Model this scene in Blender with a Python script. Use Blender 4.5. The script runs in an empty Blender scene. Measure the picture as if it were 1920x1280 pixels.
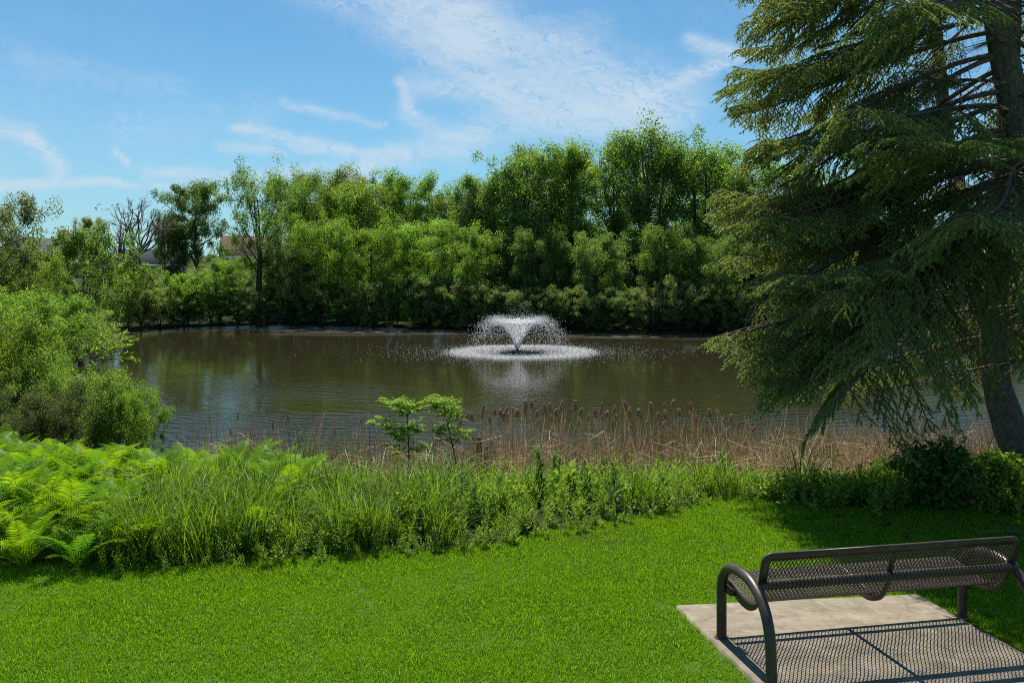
import bpy, math, random
import numpy as np
from math import radians, sin, cos, pi

# ------------------------------------------------------------------ camera, sky, sun
sc = bpy.context.scene
COL = sc.collection
CAMH, F, HY = 2.55, 1750.0, 490.0          # camera height (m), focal length and horizon row in 1920 px units
cam_d = bpy.data.cameras.new('camera'); cam = bpy.data.objects.new('camera', cam_d); COL.objects.link(cam)
cam.location = (0, 0, CAMH); cam.rotation_euler = (radians(90), 0, 0)
cam_d.sensor_width = 36; cam_d.lens = F/1920*36; cam_d.shift_y = -(640-HY)/1920
cam_d.clip_start = 0.1; cam_d.clip_end = 3000
sc.camera = cam
SUN_EL, SUN_AZ = radians(63), math.atan2(-0.2024, 0.979)     # azimuth from +Y towards +X
w = bpy.data.worlds.new('World'); sc.world = w; w.use_nodes = True
sd = bpy.data.lights.new('sun', 'SUN'); sun = bpy.data.objects.new('sun', sd); COL.objects.link(sun)
sd.energy = 5.0; sd.angle = radians(0.5); sd.color = (1.0, 0.95, 0.86)
sun.rotation_euler = (radians(90)-SUN_EL, 0, pi - SUN_AZ)
sc.view_settings.view_transform = 'Standard'; sc.view_settings.look = 'None'
sc.view_settings.gamma = 1; sc.view_settings.use_curve_mapping = False
sc.view_settings.exposure = 0.55
sc.render.engine = 'CYCLES'
cy = sc.cycles
cy.max_bounces = 8; cy.diffuse_bounces = 5; cy.glossy_bounces = 3; cy.transmission_bounces = 6; cy.transparent_max_bounces = 6
cy.use_denoising = False; cy.caustics_reflective = False; cy.caustics_refractive = False
cy.sample_clamp_indirect = 4; cy.filter_width = 1.05

# ------------------------------------------------------------------ node helpers
class N:
    def __init__(s, tree): s.t = tree
    def new(s, typ, **kw):
        n = s.t.nodes.new(typ)
        for k, v in kw.items():
            if k.startswith('i_'):
                continue
            setattr(n, k, v)
        return n
    def link(s, a, b): s.t.links.new(a, b)
    def val(s, sock, v):
        if isinstance(v, bpy.types.NodeSocket): s.link(v, sock)
        else: sock.default_value = v
    def math(s, op, a, b=None, c=None, clamp=False):
        n = s.t.nodes.new('ShaderNodeMath'); n.operation = op; n.use_clamp = clamp
        s.val(n.inputs[0], a)
        if b is not None: s.val(n.inputs[1], b)
        if c is not None: s.val(n.inputs[2], c)
        return n.outputs[0]
    def vmath(s, op, a, b=None, scale=None):
        n = s.t.nodes.new('ShaderNodeVectorMath'); n.operation = op
        s.val(n.inputs[0], a)
        if b is not None: s.val(n.inputs[1], b)
        if scale is not None: s.val(n.inputs['Scale'], scale)
        return n.outputs[0]
    def noise(s, vec, scale, detail=4, rough=.5, dist=0, lac=2.0):
        n = s.t.nodes.new('ShaderNodeTexNoise')
        if vec is not None: s.link(vec, n.inputs['Vector'])
        n.inputs['Scale'].default_value = scale; n.inputs['Detail'].default_value = detail
        n.inputs['Roughness'].default_value = rough; n.inputs['Distortion'].default_value = dist
        n.inputs['Lacunarity'].default_value = lac
        return n.outputs['Fac'], n.outputs['Color']
    def ramp(s, fac, stops, interp='LINEAR'):
        n = s.t.nodes.new('ShaderNodeValToRGB'); n.color_ramp.interpolation = interp
        e = n.color_ramp.elements
        while len(e) < len(stops): e.new(.5)
        for el, (p, c) in zip(e, stops):
            el.position = p; el.color = (c if len(c) == 4 else (*c, 1)) if not isinstance(c, (int, float)) else (c, c, c, 1)
        s.link(fac, n.inputs[0]); return n.outputs[0]
    def mix(s, fac, a, b, typ='MIX'):
        n = s.t.nodes.new('ShaderNodeMix'); n.data_type = 'RGBA'; n.blend_type = typ
        s.val(n.inputs[0], fac)
        for k, v in ((6, a), (7, b)):
            if isinstance(v, tuple) and len(v) == 3: v = (*v, 1)
            s.val(n.inputs[k], v)
        return n.outputs[2]
    def mapping(s, vec, scale=(1, 1, 1), rot=(0, 0, 0), loc=(0, 0, 0)):
        n = s.t.nodes.new('ShaderNodeMapping'); s.link(vec, n.inputs[0])
        n.inputs['Scale'].default_value = scale; n.inputs['Rotation'].default_value = rot; n.inputs['Location'].default_value = loc
        return n.outputs[0]
    def comb(s, x, y, z):
        n = s.t.nodes.new('ShaderNodeCombineXYZ')
        for i, v in enumerate((x, y, z)): s.val(n.inputs[i], v)
        return n.outputs[0]
    def sep(s, v):
        n = s.t.nodes.new('ShaderNodeSeparateXYZ'); s.link(v, n.inputs[0]); return n.outputs

# ------------------------------------------------------------------ world: clear sky with cirrus
def build_world():
    t = w.node_tree; t.nodes.clear(); n = N(t)
    out = n.new('ShaderNodeOutputWorld'); bg = n.new('ShaderNodeBackground'); n.link(bg.outputs[0], out.inputs[0])
    sky = n.new('ShaderNodeTexSky'); sky.sky_type = 'NISHITA'; sky.sun_disc = False
    sky.sun_elevation = SUN_EL; sky.sun_rotation = SUN_AZ
    sky.air_density = 1.0; sky.dust_density = 0.25; sky.ozone_density = 1.6; sky.altitude = 300
    bg.inputs['Strength'].default_value = 0.072
    tc = n.new('ShaderNodeTexCoord'); d = tc.outputs['Generated']
    x, y, z = n.sep(d)
    az = n.math('MULTIPLY', n.math('ARCTAN2', x, y), 1750)            # 1/1750 radian units
    el = n.math('MULTIPLY', n.math('ARCSINE', n.math('MINIMUM', n.math('MAXIMUM', z, -1), 1)), 1750)
    p0 = n.comb(az, el, 0)
    # broad gentle warp bends the streaks; a finer one feathers their edges
    _, wc = n.noise(n.mapping(p0, (0.0028, 0.0045, 1)), 1, 1, .4)
    wv = n.vmath('SCALE', n.vmath('SUBTRACT', wc, (0.5, 0.5, 0.5)), scale=130.0)
    _, wc2 = n.noise(n.mapping(p0, (0.016, 0.030, 1)), 1, 5, .6)
    wv2 = n.vmath('SCALE', n.vmath('SUBTRACT', wc2, (0.5, 0.5, 0.5)), scale=26.0)
    p = n.vmath('ADD', n.vmath('ADD', p0, n.vmath('SCALE', wv, scale=.5)), wv2)
    px, py, _ = n.sep(p)
    def pt(u, v):
        a = math.atan((u-960)/F); return a*1750, math.atan((HY-v)/F*cos(a))*1750
    # wisps of cirrus: (x0,y0,x1,y1,width,strength)
    strokes = [(520,-120,860,60,70,.45),(640,-60,900,60,50,.6),(860,50,1190,165,46,.95),(760,40,900,150,50,.45),
               (960,185,1270,190,40,.75),(1190,180,1320,128,12,.9),(1320,128,1440,92,9,.6),(1290,75,1350,98,16,.9),(1350,98,1440,92,8,.6),
               (760,165,1010,165,20,.6),(742,150,770,212,9,.9),(765,215,860,285,20,.6),(980,215,1240,232,34,.6),
               (520,205,720,240,8,.6),(440,240,660,290,9,.8),(420,272,760,302,10,.7),(280,322,700,324,12,.7),
               (690,318,900,262,22,.85),(900,250,1200,205,34,.55),(820,90,1100,60,40,.3),
               (-60,235,50,262,12,1.0),(50,262,112,318,12,1.2),(-60,330,220,345,7,1.0),(180,345,430,356,7,.9),(218,286,234,300,7,.9),
               (60,130,330,170,24,.2),(1440,-60,1500,60,16,.3),(240,240,480,225,34,.2)]
    tot = None
    for (a, b, c, e, wd, st) in strokes:
        (ax, ay), (bx, by) = pt(a, b), pt(c, e)
        dx, dy = bx-ax, by-ay; L2 = dx*dx+dy*dy
        qx = n.math('SUBTRACT', px, ax); qy = n.math('SUBTRACT', py, ay)
        tt = n.math('DIVIDE', n.math('ADD', n.math('MULTIPLY', qx, dx), n.math('MULTIPLY', qy, dy)), L2, clamp=True)
        ex = n.math('SUBTRACT', qx, n.math('MULTIPLY', tt, dx)); ey = n.math('SUBTRACT', qy, n.math('MULTIPLY', tt, dy))
        dd = n.math('ADD', n.math('MULTIPLY', ex, ex), n.math('MULTIPLY', ey, ey))
        g = n.math('MULTIPLY', n.math('EXPONENT', n.math('DIVIDE', dd, -wd*wd)), st)
        tot = g if tot is None else n.math('ADD', tot, g)
    vf, _ = n.noise(n.mapping(p0, (0.0009, 0.0022, 1)), 1, 4, .55, .2)
    tot = n.math('ADD', tot, n.math('MULTIPLY', n.math('SUBTRACT', vf, .47, clamp=True), .9))
    # fibres: fine streaks along the wind
    pf = n.vmath('ADD', p0, n.vmath('ADD', n.vmath('SCALE', wv, scale=.22), n.vmath('SCALE', wv2, scale=.5)))
    def fibre(deg, sx, sy, off):
        v = n.mapping(n.mapping(pf, (1, 1, 1), (0, 0, radians(deg))), (sx, sy, 1), (0, 0, 0), (off, off*.7, 0))
        return n.noise(v, 1, 8, .62)[0]
    f1 = fibre(24, .0042, .045, 0); f3 = fibre(-8, .0042, .050, 9.0); f2, _ = n.noise(n.mapping(pf, (0.008, 0.013, 1)), 1, 10, .72)
    f4 = fibre(24, .0015, .014, 5.0)
    fib = n.math('ADD', n.math('ADD', n.math('MULTIPLY', f1, .42), n.math('MULTIPLY', f3, .22)), n.math('ADD', n.math('MULTIPLY', f2, .28), n.math('MULTIPLY', f4, .42)))
    fib = n.math('MULTIPLY', n.math('SUBTRACT', fib, .56, clamp=True), 3.8)
    cl = n.math('MULTIPLY', tot, n.math('ADD', .16, fib))
    cl = n.math('MULTIPLY', n.math('SUBTRACT', 1.0, n.math('EXPONENT', n.math('MULTIPLY', cl, -1.6))), .9)
    # haze toward the horizon
    hz = n.math('EXPONENT', n.math('DIVIDE', n.math('ABSOLUTE', el), -330.0))
    skyc = n.mix(1.0, sky.outputs[0], (0.32, 0.81, 1.02), 'MULTIPLY')
    skyc = n.mix(n.math('MULTIPLY', hz, .54), skyc, (5.1, 6.5, 7.8))
    col = n.mix(cl, skyc, (5.9, 7.0, 8.0))
    n.link(col, bg.inputs['Color'])
build_world()

# ------------------------------------------------------------------ mesh + object helpers
class MB:
    def __init__(s): s.v = []; s.f = []; s.n = 0; s.mi = []
    def add(s, v, f, mi=0):
        v = np.asarray(v, float).reshape(-1, 3); f = np.asarray(f, int)
        s.v.append(v); s.f.append(f+s.n); s.mi.append((len(f), mi)); s.n += len(v)
    def mesh(s, name, mats, smooth=False):
        V = np.concatenate(s.v); me = bpy.data.meshes.new(name)
        nl = sum(f.size for f in s.f); nf = sum(len(f) for f in s.f)
        me.vertices.add(len(V)); me.vertices.foreach_set('co', V.astype(np.float32).ravel())
        me.loops.add(nl); me.loops.foreach_set('vertex_index', np.concatenate([f.ravel() for f in s.f]).astype(np.int32))
        tot = np.concatenate([np.full(len(f), f.shape[1]) for f in s.f]); st = np.concatenate([[0], np.cumsum(tot)[:-1]])
        me.polygons.add(nf); me.polygons.foreach_set('loop_start', st.astype(np.int32)); 
        me.polygons.foreach_set('material_index', np.concatenate([np.full(c, m) for c, m in s.mi]).astype(np.int32))
        if smooth: me.polygons.foreach_set('use_smooth', np.ones(nf, bool))
        me.update(calc_edges=True); me.validate()
        for m in (mats if isinstance(mats, (list, tuple)) else [mats]): me.materials.append(m)
        return me
    def tube(s, P, R, k=6, cap=False, mi=0, closed=False):
        P = np.asarray(P, float); n = len(P); R = np.broadcast_to(np.asarray(R, float), (n,))
        T = np.gradient(P, axis=0); T /= np.linalg.norm(T, axis=1)[:, None]+1e-9
        ref = np.eye(3)[np.argmin(np.abs(T).max(axis=0))]
        U = np.cross(T, ref); U /= np.linalg.norm(U, axis=1)[:, None]+1e-9; W = np.cross(T, U)
        a = np.arange(k)*2*pi/k
        V = P[:, None]+R[:, None, None]*(U[:, None]*np.cos(a)[None, :, None]+W[:, None]*np.sin(a)[None, :, None])
        i = np.arange(n-1)[:, None]*k; j = np.arange(k)[None]; j2 = (j+1) % k
        Fq = np.stack([i+j, i+j2, i+k+j2, i+k+j], -1).reshape(-1, 4)
        s.add(V, Fq, mi)
        if cap:
            for e in (0, n-1):
                ring = V[e]; s.add(np.vstack([ring, P[e:e+1]]), [[q, (q+1) % k, k] for q in range(k)], mi)
        return s
    def box(s, c, h, R=None, mi=0):
        c = np.array(c, float); h = np.array(h, float)
        v = np.array([[x, y, z] for x in (-1, 1) for y in (-1, 1) for z in (-1, 1)])*h
        if R is not None: v = v @ np.array(R).T
        s.add(v+c, [[0, 1, 3, 2], [4, 6, 7, 5], [0, 4, 5, 1], [2, 3, 7, 6], [0, 2, 6, 4], [1, 5, 7, 3]], mi); return s
    def leaves(s, P, Nn, D, Ln, Wd, fold=.25, mi=0):
        """rhombic leaves at P, axis D, normal Nn"""
        S = np.cross(D, Nn); S /= np.linalg.norm(S, axis=1)[:, None]+1e-9
        Ln = Ln[:, None]; Wd = Wd[:, None]
        a = P; b = P+D*Ln*.5+S*Wd*.5+Nn*Wd*fold; c = P+D*Ln; d = P+D*Ln*.5-S*Wd*.5+Nn*Wd*fold
        V = np.stack([a, b, c, d], 1); n = len(P)
        s.add(V, np.arange(4*n).reshape(n, 4), mi); return s

def unit(a): return a/(np.linalg.norm(a, axis=-1, keepdims=True)+1e-9)

def link(name, me, parent=None, loc=(0, 0, 0), rz=0.0, color=None):
    o = bpy.data.objects.new(name, me); COL.objects.link(o); o.parent = parent
    o.location = loc; o.rotation_euler = (0, 0, rz)
    if color: o.color = (*color, 1)
    return o
def empty(name, loc=(0, 0, 0), rz=0.0, sc_=1.0):
    o = bpy.data.objects.new(name, None); COL.objects.link(o); o.location = loc; o.rotation_euler = (0, 0, rz)
    o.scale = (sc_,)*3 if isinstance(sc_, (int, float)) else sc_
    o.empty_display_size = .1; return o
def tag(o, label=None, cat=None, group=None, kind=None):
    for k, v in (('label', label), ('category', cat), ('group', group), ('kind', kind)):
        if v: o[k] = v
    return o

# ------------------------------------------------------------------ materials
def mat(name):
    m = bpy.data.materials.new(name); m.use_nodes = True; t = m.node_tree; t.nodes.clear(); n = N(t)
    out = n.new('ShaderNodeOutputMaterial'); return m, n, out
def bsdf(n, out, rough=.6, spec=.5):
    b = n.new('ShaderNodeBsdfPrincipled'); b.inputs['Roughness'].default_value = rough
    b.inputs['Specular IOR Level'].default_value = spec; n.link(b.outputs[0], out.inputs[0]); return b
def bump(n, h, strength, dist=.05):
    b = n.new('ShaderNodeBump'); b.inputs['Strength'].default_value = strength; b.inputs['Distance'].default_value = dist
    n.link(h, b.inputs['Height']); return b.outputs[0]

def leaf_mat(name, col, col2=None, trans=.4, gloss=.10, grough=.45, objcol=False, patch=None, tint=None):
    """leaf: diffuse + translucent + a little gloss; per leaf variation, optional object colour"""
    m, n, out = mat(name)
    geo = n.new('ShaderNodeNewGeometry'); rnd = geo.outputs['Random Per Island']
    col2 = col2 or tuple(c*1.5 for c in col)
    if objcol:
        oi = n.new('ShaderNodeObjectInfo'); base = oi.outputs['Color']
        c = n.mix(1.0, base, n.ramp(rnd, [(0, (.55, .58, .6)), (.55, (1, 1, 1)), (1, (1.55, 1.4, 1.2))]), 'MULTIPLY')
    else:
        c = n.ramp(rnd, [(0, tuple(x*.7 for x in col)), (.5, col), (1, col2)])
    if patch:
        f, _ = n.noise(geo.outputs['Position'], patch[0], 3)
        c = n.mix(n.ramp(f, [(patch[2], 0), (patch[3], 1)]), c, patch[1])
    dif = n.new('ShaderNodeBsdfDiffuse'); n.link(c, dif.inputs[0])
    tr = n.new('ShaderNodeBsdfTranslucent')
    tc = n.mix(1.0, c, tint or (1.55, 1.5, .55), 'MULTIPLY'); n.link(tc, tr.inputs[0])
    gl = n.new('ShaderNodeBsdfGlossy'); gl.inputs['Roughness'].default_value = grough; gl.inputs['Color'].default_value = (.75, .8, .75, 1)
    a = n.new('ShaderNodeMixShader'); a.inputs[0].default_value = trans; n.link(dif.outputs[0], a.inputs[1]); n.link(tr.outputs[0], a.inputs[2])
    fr = n.new('ShaderNodeFresnel'); fr.inputs[0].default_value = 1.45
    b = n.new('ShaderNodeMixShader'); n.link(n.math('ADD', n.math('MULTIPLY', fr.outputs[0], gloss*.8), gloss*.12, clamp=True), b.inputs[0])
    n.link(a.outputs[0], b.inputs[1]); n.link(gl.outputs[0], b.inputs[2]); n.link(b.outputs[0], out.inputs[0])
    return m

def bark_mat(name, c1, c2, scale=14, stretch=.25, b=.8):
    m, n, out = mat(name); p = bsdf(n, out, .85, .2)
    tc = n.new('ShaderNodeTexCoord'); v = n.mapping(tc.outputs['Object'], (1, 1, stretch))
    f, _ = n.noise(v, scale, 6, .65, .4)
    g, _ = n.noise(tc.outputs['Object'], 2.2, 3)
    c = n.ramp(f, [(.3, c1), (.68, c2)]); c = n.mix(n.math('MULTIPLY', g, .5), c, tuple(x*.6 for x in c2))
    n.link(c, p.inputs['Base Color']); n.link(bump(n, f, b, .03), p.inputs['Normal']); return m

M = {}
M['bark'] = bark_mat('bark', (.030, .024, .018), (.11, .088, .066))
M['bark_spruce'] = bark_mat('bark_spruce', (.045, .036, .028), (.25, .215, .18), 22, .6, 1)
M['twig'] = bark_mat('twig', (.08, .060, .047), (.25, .19, .15), 30)
M['deadwood'] = bark_mat('deadwood', (.10, .085, .07), (.26, .23, .20), 20)
M['leaf'] = leaf_mat('leaf', (.08, .13, .03), objcol=True, trans=.50, gloss=.09, grough=.5, tint=(1.6, 1.6, .65))
M['needle'] = leaf_mat('needle', (.20, .245, .09), (.38, .46, .16), trans=.46, gloss=.06, grough=.5, tint=(1.5, 1.5, .7))
M['fern'] = leaf_mat('fern', (.17, .31, .012), (.26, .40, .02), trans=.48, gloss=.015, patch=(1.9, (.09, .22, .02), .50, .62))
M['lawn'] = leaf_mat('lawn', (.16, .31, .016), (.245, .42, .030), trans=.46, gloss=.03, grough=.4,
                     patch=(1.6, (.185, .34, .010), .46, .74))
M['tall_grass'] = leaf_mat('tall_grass', (.12, .225, .018), (.23, .35, .045), trans=.45, gloss=.03, grough=.5)
M['weed'] = leaf_mat('weed', (.17, .30, .028), (.29, .43, .05), trans=.46, gloss=.08, grough=.5)
M['groundcover'] = leaf_mat('groundcover', (.21, .34, .05), (.30, .44, .07), trans=.42, gloss=.08)
M['lime'] = leaf_mat('lime', (.20, .34, .03), (.28, .42, .06), trans=.5, gloss=.06)
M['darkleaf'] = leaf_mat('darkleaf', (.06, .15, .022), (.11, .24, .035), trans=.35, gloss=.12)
M['dead'] = leaf_mat('dead_stalk', (.52, .42, .28), (.86, .75, .56), trans=.42, gloss=.05, tint=(1.1, 1, .8))
M['cattail'] = leaf_mat('cattail_head', (.30, .19, .12), (.60, .44, .30), trans=.25, gloss=.02, tint=(1, 1, 1))
M['reed_green'] = leaf_mat('reed_green', (.05, .14, .025), (.08, .19, .04), trans=.35, gloss=.1)
M['whitebloom'] = leaf_mat('whitebloom', (.40, .42, .25), (.55, .55, .38), trans=.3, gloss=.03, tint=(1, 1, .9))

def mk_ground():
    m, n, out = mat('ground_soil'); p = bsdf(n, out, .95, .1)
    tc = n.new('ShaderNodeTexCoord'); o = tc.outputs['Object']
    f, _ = n.noise(o, 1.3, 6, .6); g, _ = n.noise(o, 18, 4, .7); h, _ = n.noise(o, .05, 3)
    c = n.ramp(f, [(.3, (.020, .032, .008)), (.7, (.038, .062, .014))])
    c = n.mix(n.ramp(g, [(.45, 0), (.7, 1)]), c, (.045, .033, .02))
    gx_, gy_, gz_ = n.sep(o); c = n.mix(n.math('SUBTRACT', 8.6, gy_, clamp=True), c, n.mix(g, (.045, .105, .008), (.08, .16, .014)))
    c = n.mix(n.ramp(h, [(.5, 0), (.6, .35)]), c, (.10, .12, .03))
    n.link(c, p.inputs['Base Color']); n.link(bump(n, g, .8, .05), p.inputs['Normal']); return m
M['ground'] = mk_ground()

FX, FY, WZ = (970-960)/F*45.8, 45.8, -1.90   # fountain position, water level
def mk_water():
    m, n, out = mat('pond_water'); p = bsdf(n, out, .04, .5)
    p.inputs['IOR'].default_value = 1.333
    tc = n.new('ShaderNodeTexCoord'); o = tc.outputs['Object']
    x, y, z = n.sep(o)
    # rings spreading from the fountain + wind ripples, fading with distance from the spray
    dx = n.math('SUBTRACT', x, FX); dy = n.math('SUBTRACT', y, FY)
    r = n.math('SQRT', n.math('ADD', n.math('MULTIPLY', dx, dx), n.math('MULTIPLY', dy, dy)))
    wn, _ = n.noise(o, .35, 3, .5)
    ring = n.math('SINE', n.math('ADD', n.math('MULTIPLY', r, 13.0), n.math('MULTIPLY', wn, 40)))
    a1, _ = n.noise(n.mapping(o, (.42, 1.9, 1)), 1.6, 4, .55, .3)
    a2, _ = n.noise(n.mapping(o, (.8, 2.6, 1), (0, 0, .12)), 4.2, 3, .5, .2)
    amp, _ = n.noise(o, .16, 2, .5)
    amp = n.ramp(amp, [(.38, .25), (.62, 1)]); amp = n.math('MULTIPLY', amp, n.math('ADD', .30, n.math('MULTIPLY', n.math('SUBTRACT', 40, y, clamp=False), .10, clamp=False))); amp = n.math('MINIMUM', n.math('MAXIMUM', amp, .12), 2.1)
    hgt = n.math('ADD', n.math('MULTIPLY', ring, n.math('ADD', .08, n.math('MULTIPLY', n.math('SUBTRACT', 36, y, clamp=False), .008, clamp=True))), n.math('ADD', n.math('MULTIPLY', a1, 1.0), n.math('MULTIPLY', a2, .42)))
    hgt = n.math('MULTIPLY', hgt, amp)
    n.link(bump(n, hgt, .25, .085), p.inputs['Normal'])
    # floating film and fluff against the far bank, and round the fountain
    s1, _ = n.noise(n.mapping(o, (1, 1, 1)), 5.0, 3, .6)
    s2, _ = n.noise(n.mapping(o, (.12, .35, 1)), 1, 4, .55)
    band = n.math('ADD', n.math('MULTIPLY', n.math('SUBTRACT', y, n.math('ADD', 53.5, n.math('MULTIPLY', x, -.22))), .22), n.math('MULTIPLY', n.math('SUBTRACT', s2, .5), 3), clamp=True)
    base = n.mix(n.math('MULTIPLY', band, .75), (.027, .024, .011), (.085, .078, .062))
    speck = n.math('MULTIPLY', n.ramp(s1, [(.66, 0), (.70, 1)]), n.math('ADD', n.math('MULTIPLY', band, .6), .05))
    base = n.mix(speck, base, (.45, .45, .42))
    n.link(base, p.inputs['Base Color'])
    n.link(n.math('ADD', .035, n.math('MULTIPLY', band, .30)), p.inputs['Roughness'])
    return m
M['water'] = mk_water()

def mk_concrete():
    m, n, out = mat('concrete'); p = bsdf(n, out, .85, .3)
    tc = n.new('ShaderNodeTexCoord'); o = tc.outputs['Object']
    f, _ = n.noise(o, 2.4, 6, .65); g, _ = n.noise(o, 120, 3, .6)
    v, _ = n.noise(n.mapping(o, (3, 55, 1), (0, 0, .25)), 1, 4, .6, .4)
    c = n.ramp(f, [(.25, (.175, .140, .092)), (.5, (.235, .195, .135)), (.8, (.29, .245, .175))])
    c = n.mix(n.ramp(g, [(.35, .5), (.6, 0)]), c, (.22, .19, .15))
    c = n.mix(n.ramp(v, [(.40, .45), (.52, 0)]), c, (.13, .11, .08)); st, _ = n.noise(o, 7, 6, .7, .6); c = n.mix(n.ramp(st, [(.52, 0), (.66, .7)]), c, (.34, .29, .21)); c = n.mix(n.ramp(st, [(.34, .8), (.47, 0)]), c, (.13, .105, .07))
    n.link(c, p.inputs['Base Color'])
    hh = n.math('ADD', n.math('MULTIPLY', g, .5), v); n.link(bump(n, hh, .35, .004), p.inputs['Normal']); return m
M['concrete'] = mk_concrete()
def mk_coat():
    m, n, out = mat('bench_coating'); p = bsdf(n, out, .38, .5)
    tc = n.new('ShaderNodeTexCoord'); o = tc.outputs['Object']
    f, _ = n.noise(o, 9, 5, .6); g, _ = n.noise(o, 160, 2, .5); s, _ = n.noise(o, 45, 3, .6)
    c = n.ramp(f, [(.3, (.036, .024, .017)), (.7, (.072, .048, .036))])
    c = n.mix(n.ramp(s, [(.68, 0), (.74, .8)]), c, (.30, .27, .24))
    n.link(c, p.inputs['Base Color']); n.link(n.ramp(f, [(.3, .30), (.7, .5)]), p.inputs['Roughness'])
    n.link(bump(n, g, .25, .002), p.inputs['Normal']); return m
M['coat'] = mk_coat()
def plain(name, c, rough=.7, spec=.3, var=.25, scale=3):
    m, n, out = mat(name); p = bsdf(n, out, rough, spec)
    tc = n.new('ShaderNodeTexCoord'); f, _ = n.noise(tc.outputs['Object'], scale, 5, .6)
    n.link(n.ramp(f, [(.25, tuple(x*(1-var) for x in c)), (.75, tuple(x*(1+var) for x in c))]), p.inputs['Base Color']); return m
M['bolt'] = plain('galvanised_bolt', (.4, .4, .4), .35, .6); M['bolt'].node_tree.nodes['Principled BSDF'].inputs['Metallic'].default_value = .8
M['brick'] = plain('red_brick', (.26, .10, .065), .85); M['roof_brown'] = plain('brown_shingle', (.30, .17, .12), .9, .2, .2, 8)
M['roof_grey'] = plain('grey_shingle', (.10, .10, .11), .9, .2, .2, 8); M['siding'] = plain('grey_siding', (.22, .23, .24), .8)
M['white'] = plain('white_trim', (.75, .75, .72), .6); M['glass'] = plain('window_glass', (.03, .04, .05), .08, .6)
M['float'] = plain('fountain_float', (.02, .02, .02), .5)
def mk_drop():
    m, n, out = mat('water_drops')
    d = n.new('ShaderNodeBsdfDiffuse'); d.inputs[0].default_value = (.93, .94, .95, 1)
    t = n.new('ShaderNodeBsdfTranslucent'); t.inputs[0].default_value = (.93, .94, .95, 1)
    g = n.new('ShaderNodeBsdfGlossy'); g.inputs['Roughness'].default_value = .15
    a = n.new('ShaderNodeMixShader'); a.inputs[0].default_value = .5; n.link(d.outputs[0], a.inputs[1]); n.link(t.outputs[0], a.inputs[2])
    g.inputs['Roughness'].default_value = .4
    b = n.new('ShaderNodeMixShader'); b.inputs[0].default_value = .04; n.link(a.outputs[0], b.inputs[1]); n.link(g.outputs[0], b.inputs[2])
    n.link(b.outputs[0], out.inputs[0]); return m
M['drops'] = mk_drop()

# ------------------------------------------------------------------ terrain and pond
POND = np.array([(-9, 18.6), (-6.2, 17.0), (-3, 16.2), (0, 15.8), (4, 16.0), (8, 16.6), (14, 17.5), (22, 20), (34, 27), (40, 38), (34, 48),
                 (24, 53.5), (14.2, 56.4), (6, 57.5), (-4, 60), (-11.8, 64.0), (-17, 64.8), (-22, 63.2), (-25.2, 58), (-22.5, 50), (-19.5, 41), (-17, 34), (-14.2, 28), (-11.5, 22)], float)
# smooth the outline
def chaikin(P, k=3):
    for _ in range(k):
        Q = np.roll(P, -1, 0); P = np.stack([P*.75+Q*.25, P*.25+Q*.75], 1).reshape(-1, 2)
    return P
POND = chaikin(POND, 2)
def pond_dist(x, y):
    x = np.asarray(x, float); y = np.asarray(y, float)
    best = np.full(x.shape, 1e9); inside = np.zeros(x.shape, bool)
    for a, b in zip(POND, np.roll(POND, -1, 0)):
        d = b-a; t = np.clip(((x-a[0])*d[0]+(y-a[1])*d[1])/(d@d), 0, 1)
        best = np.minimum(best, np.hypot(x-a[0]-t*d[0], y-a[1]-t*d[1]))
        c = ((a[1] > y) != (b[1] > y)) & (x < (b[0]-a[0])*(y-a[1])/(b[1]-a[1]+1e-12)+a[0]); inside ^= c
    return np.where(inside, -best, best)
def sstep(t): t = np.clip(t, 0, 1); return t*t*(3-2*t)
def gz(x, y):
    x = np.asarray(x, float); y = np.asarray(y, float); d = pond_dist(x, y)
    W = 6.4+6*sstep((y-17)/12)
    out = -1.9+.12*sstep(d/.4)+1.78*sstep(d/W)
    out = out+1.1*sstep((d-8)/18)*sstep((y-40)/20) + .05*np.sin(x*.7+1)*np.cos(y*.5)*sstep((d-1)/3)*sstep((y-9)/3)
    out = out+3.0*sstep((y-90)/200)
    return np.where(d > 0, out, -1.9-np.minimum(.6, -d*.3))
def gz1(x, y): return float(gz(np.array([x]), np.array([y]))[0])
def axis(segs):
    out = [segs[0][0]]
    for a, b, st in segs: out += list(np.linspace(a, b, max(2, int(round((b-a)/st))+1))[1:])
    return np.array(out)
gx = axis([(-700, -60, 40), (-60, -16, 2), (-16, 16, .3), (16, 60, 2), (60, 700, 40)])
gy = axis([(-60, 2, 4), (2, 24, .3), (24, 90, 1.5), (90, 900, 45)])
GX, GY = np.meshgrid(gx, gy); GZ = gz(GX, GY)
mb = MB(); nx, ny = len(gx), len(gy)
i = np.arange(ny-1)[:, None]*nx+np.arange(nx-1)[None]
mb.add(np.stack([GX, GY, GZ], -1), np.stack([i, i+1, i+nx+1, i+nx], -1).reshape(-1, 4))
ground = link('ground', mb.mesh('ground', M['ground'], True)); tag(ground, kind='structure')
mb = MB(); PV = POND.copy(); c0 = PV.mean(0); PV = c0+(PV-c0)*1.02
mb.add(np.vstack([np.c_[PV, np.full(len(PV), WZ)], [[*c0, WZ]]]), [[k, (k+1) % len(PV), len(PV)] for k in range(len(PV))])
tag(link('pond', mb.mesh('pond', M['water'])), kind='structure')

def P(px, py, Z): return np.array([(px-960)/F*Z, Z, CAMH-(py-HY)/F*Z])

# lawn edge: depth Y at which the mown lawn ends, for a given X
EX = [-14, -9, -4.1, -1.76, -.27, .95, 2.46, 3.2, 5.3, 9, 14]; EY = [7.0, 7.2, 7.35, 7.7, 8.05, 8.8, 9.85, 9.7, 9.25, 9.3, 9.6]
def lawn_edge(x): return np.interp(x, EX, EY)

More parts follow.
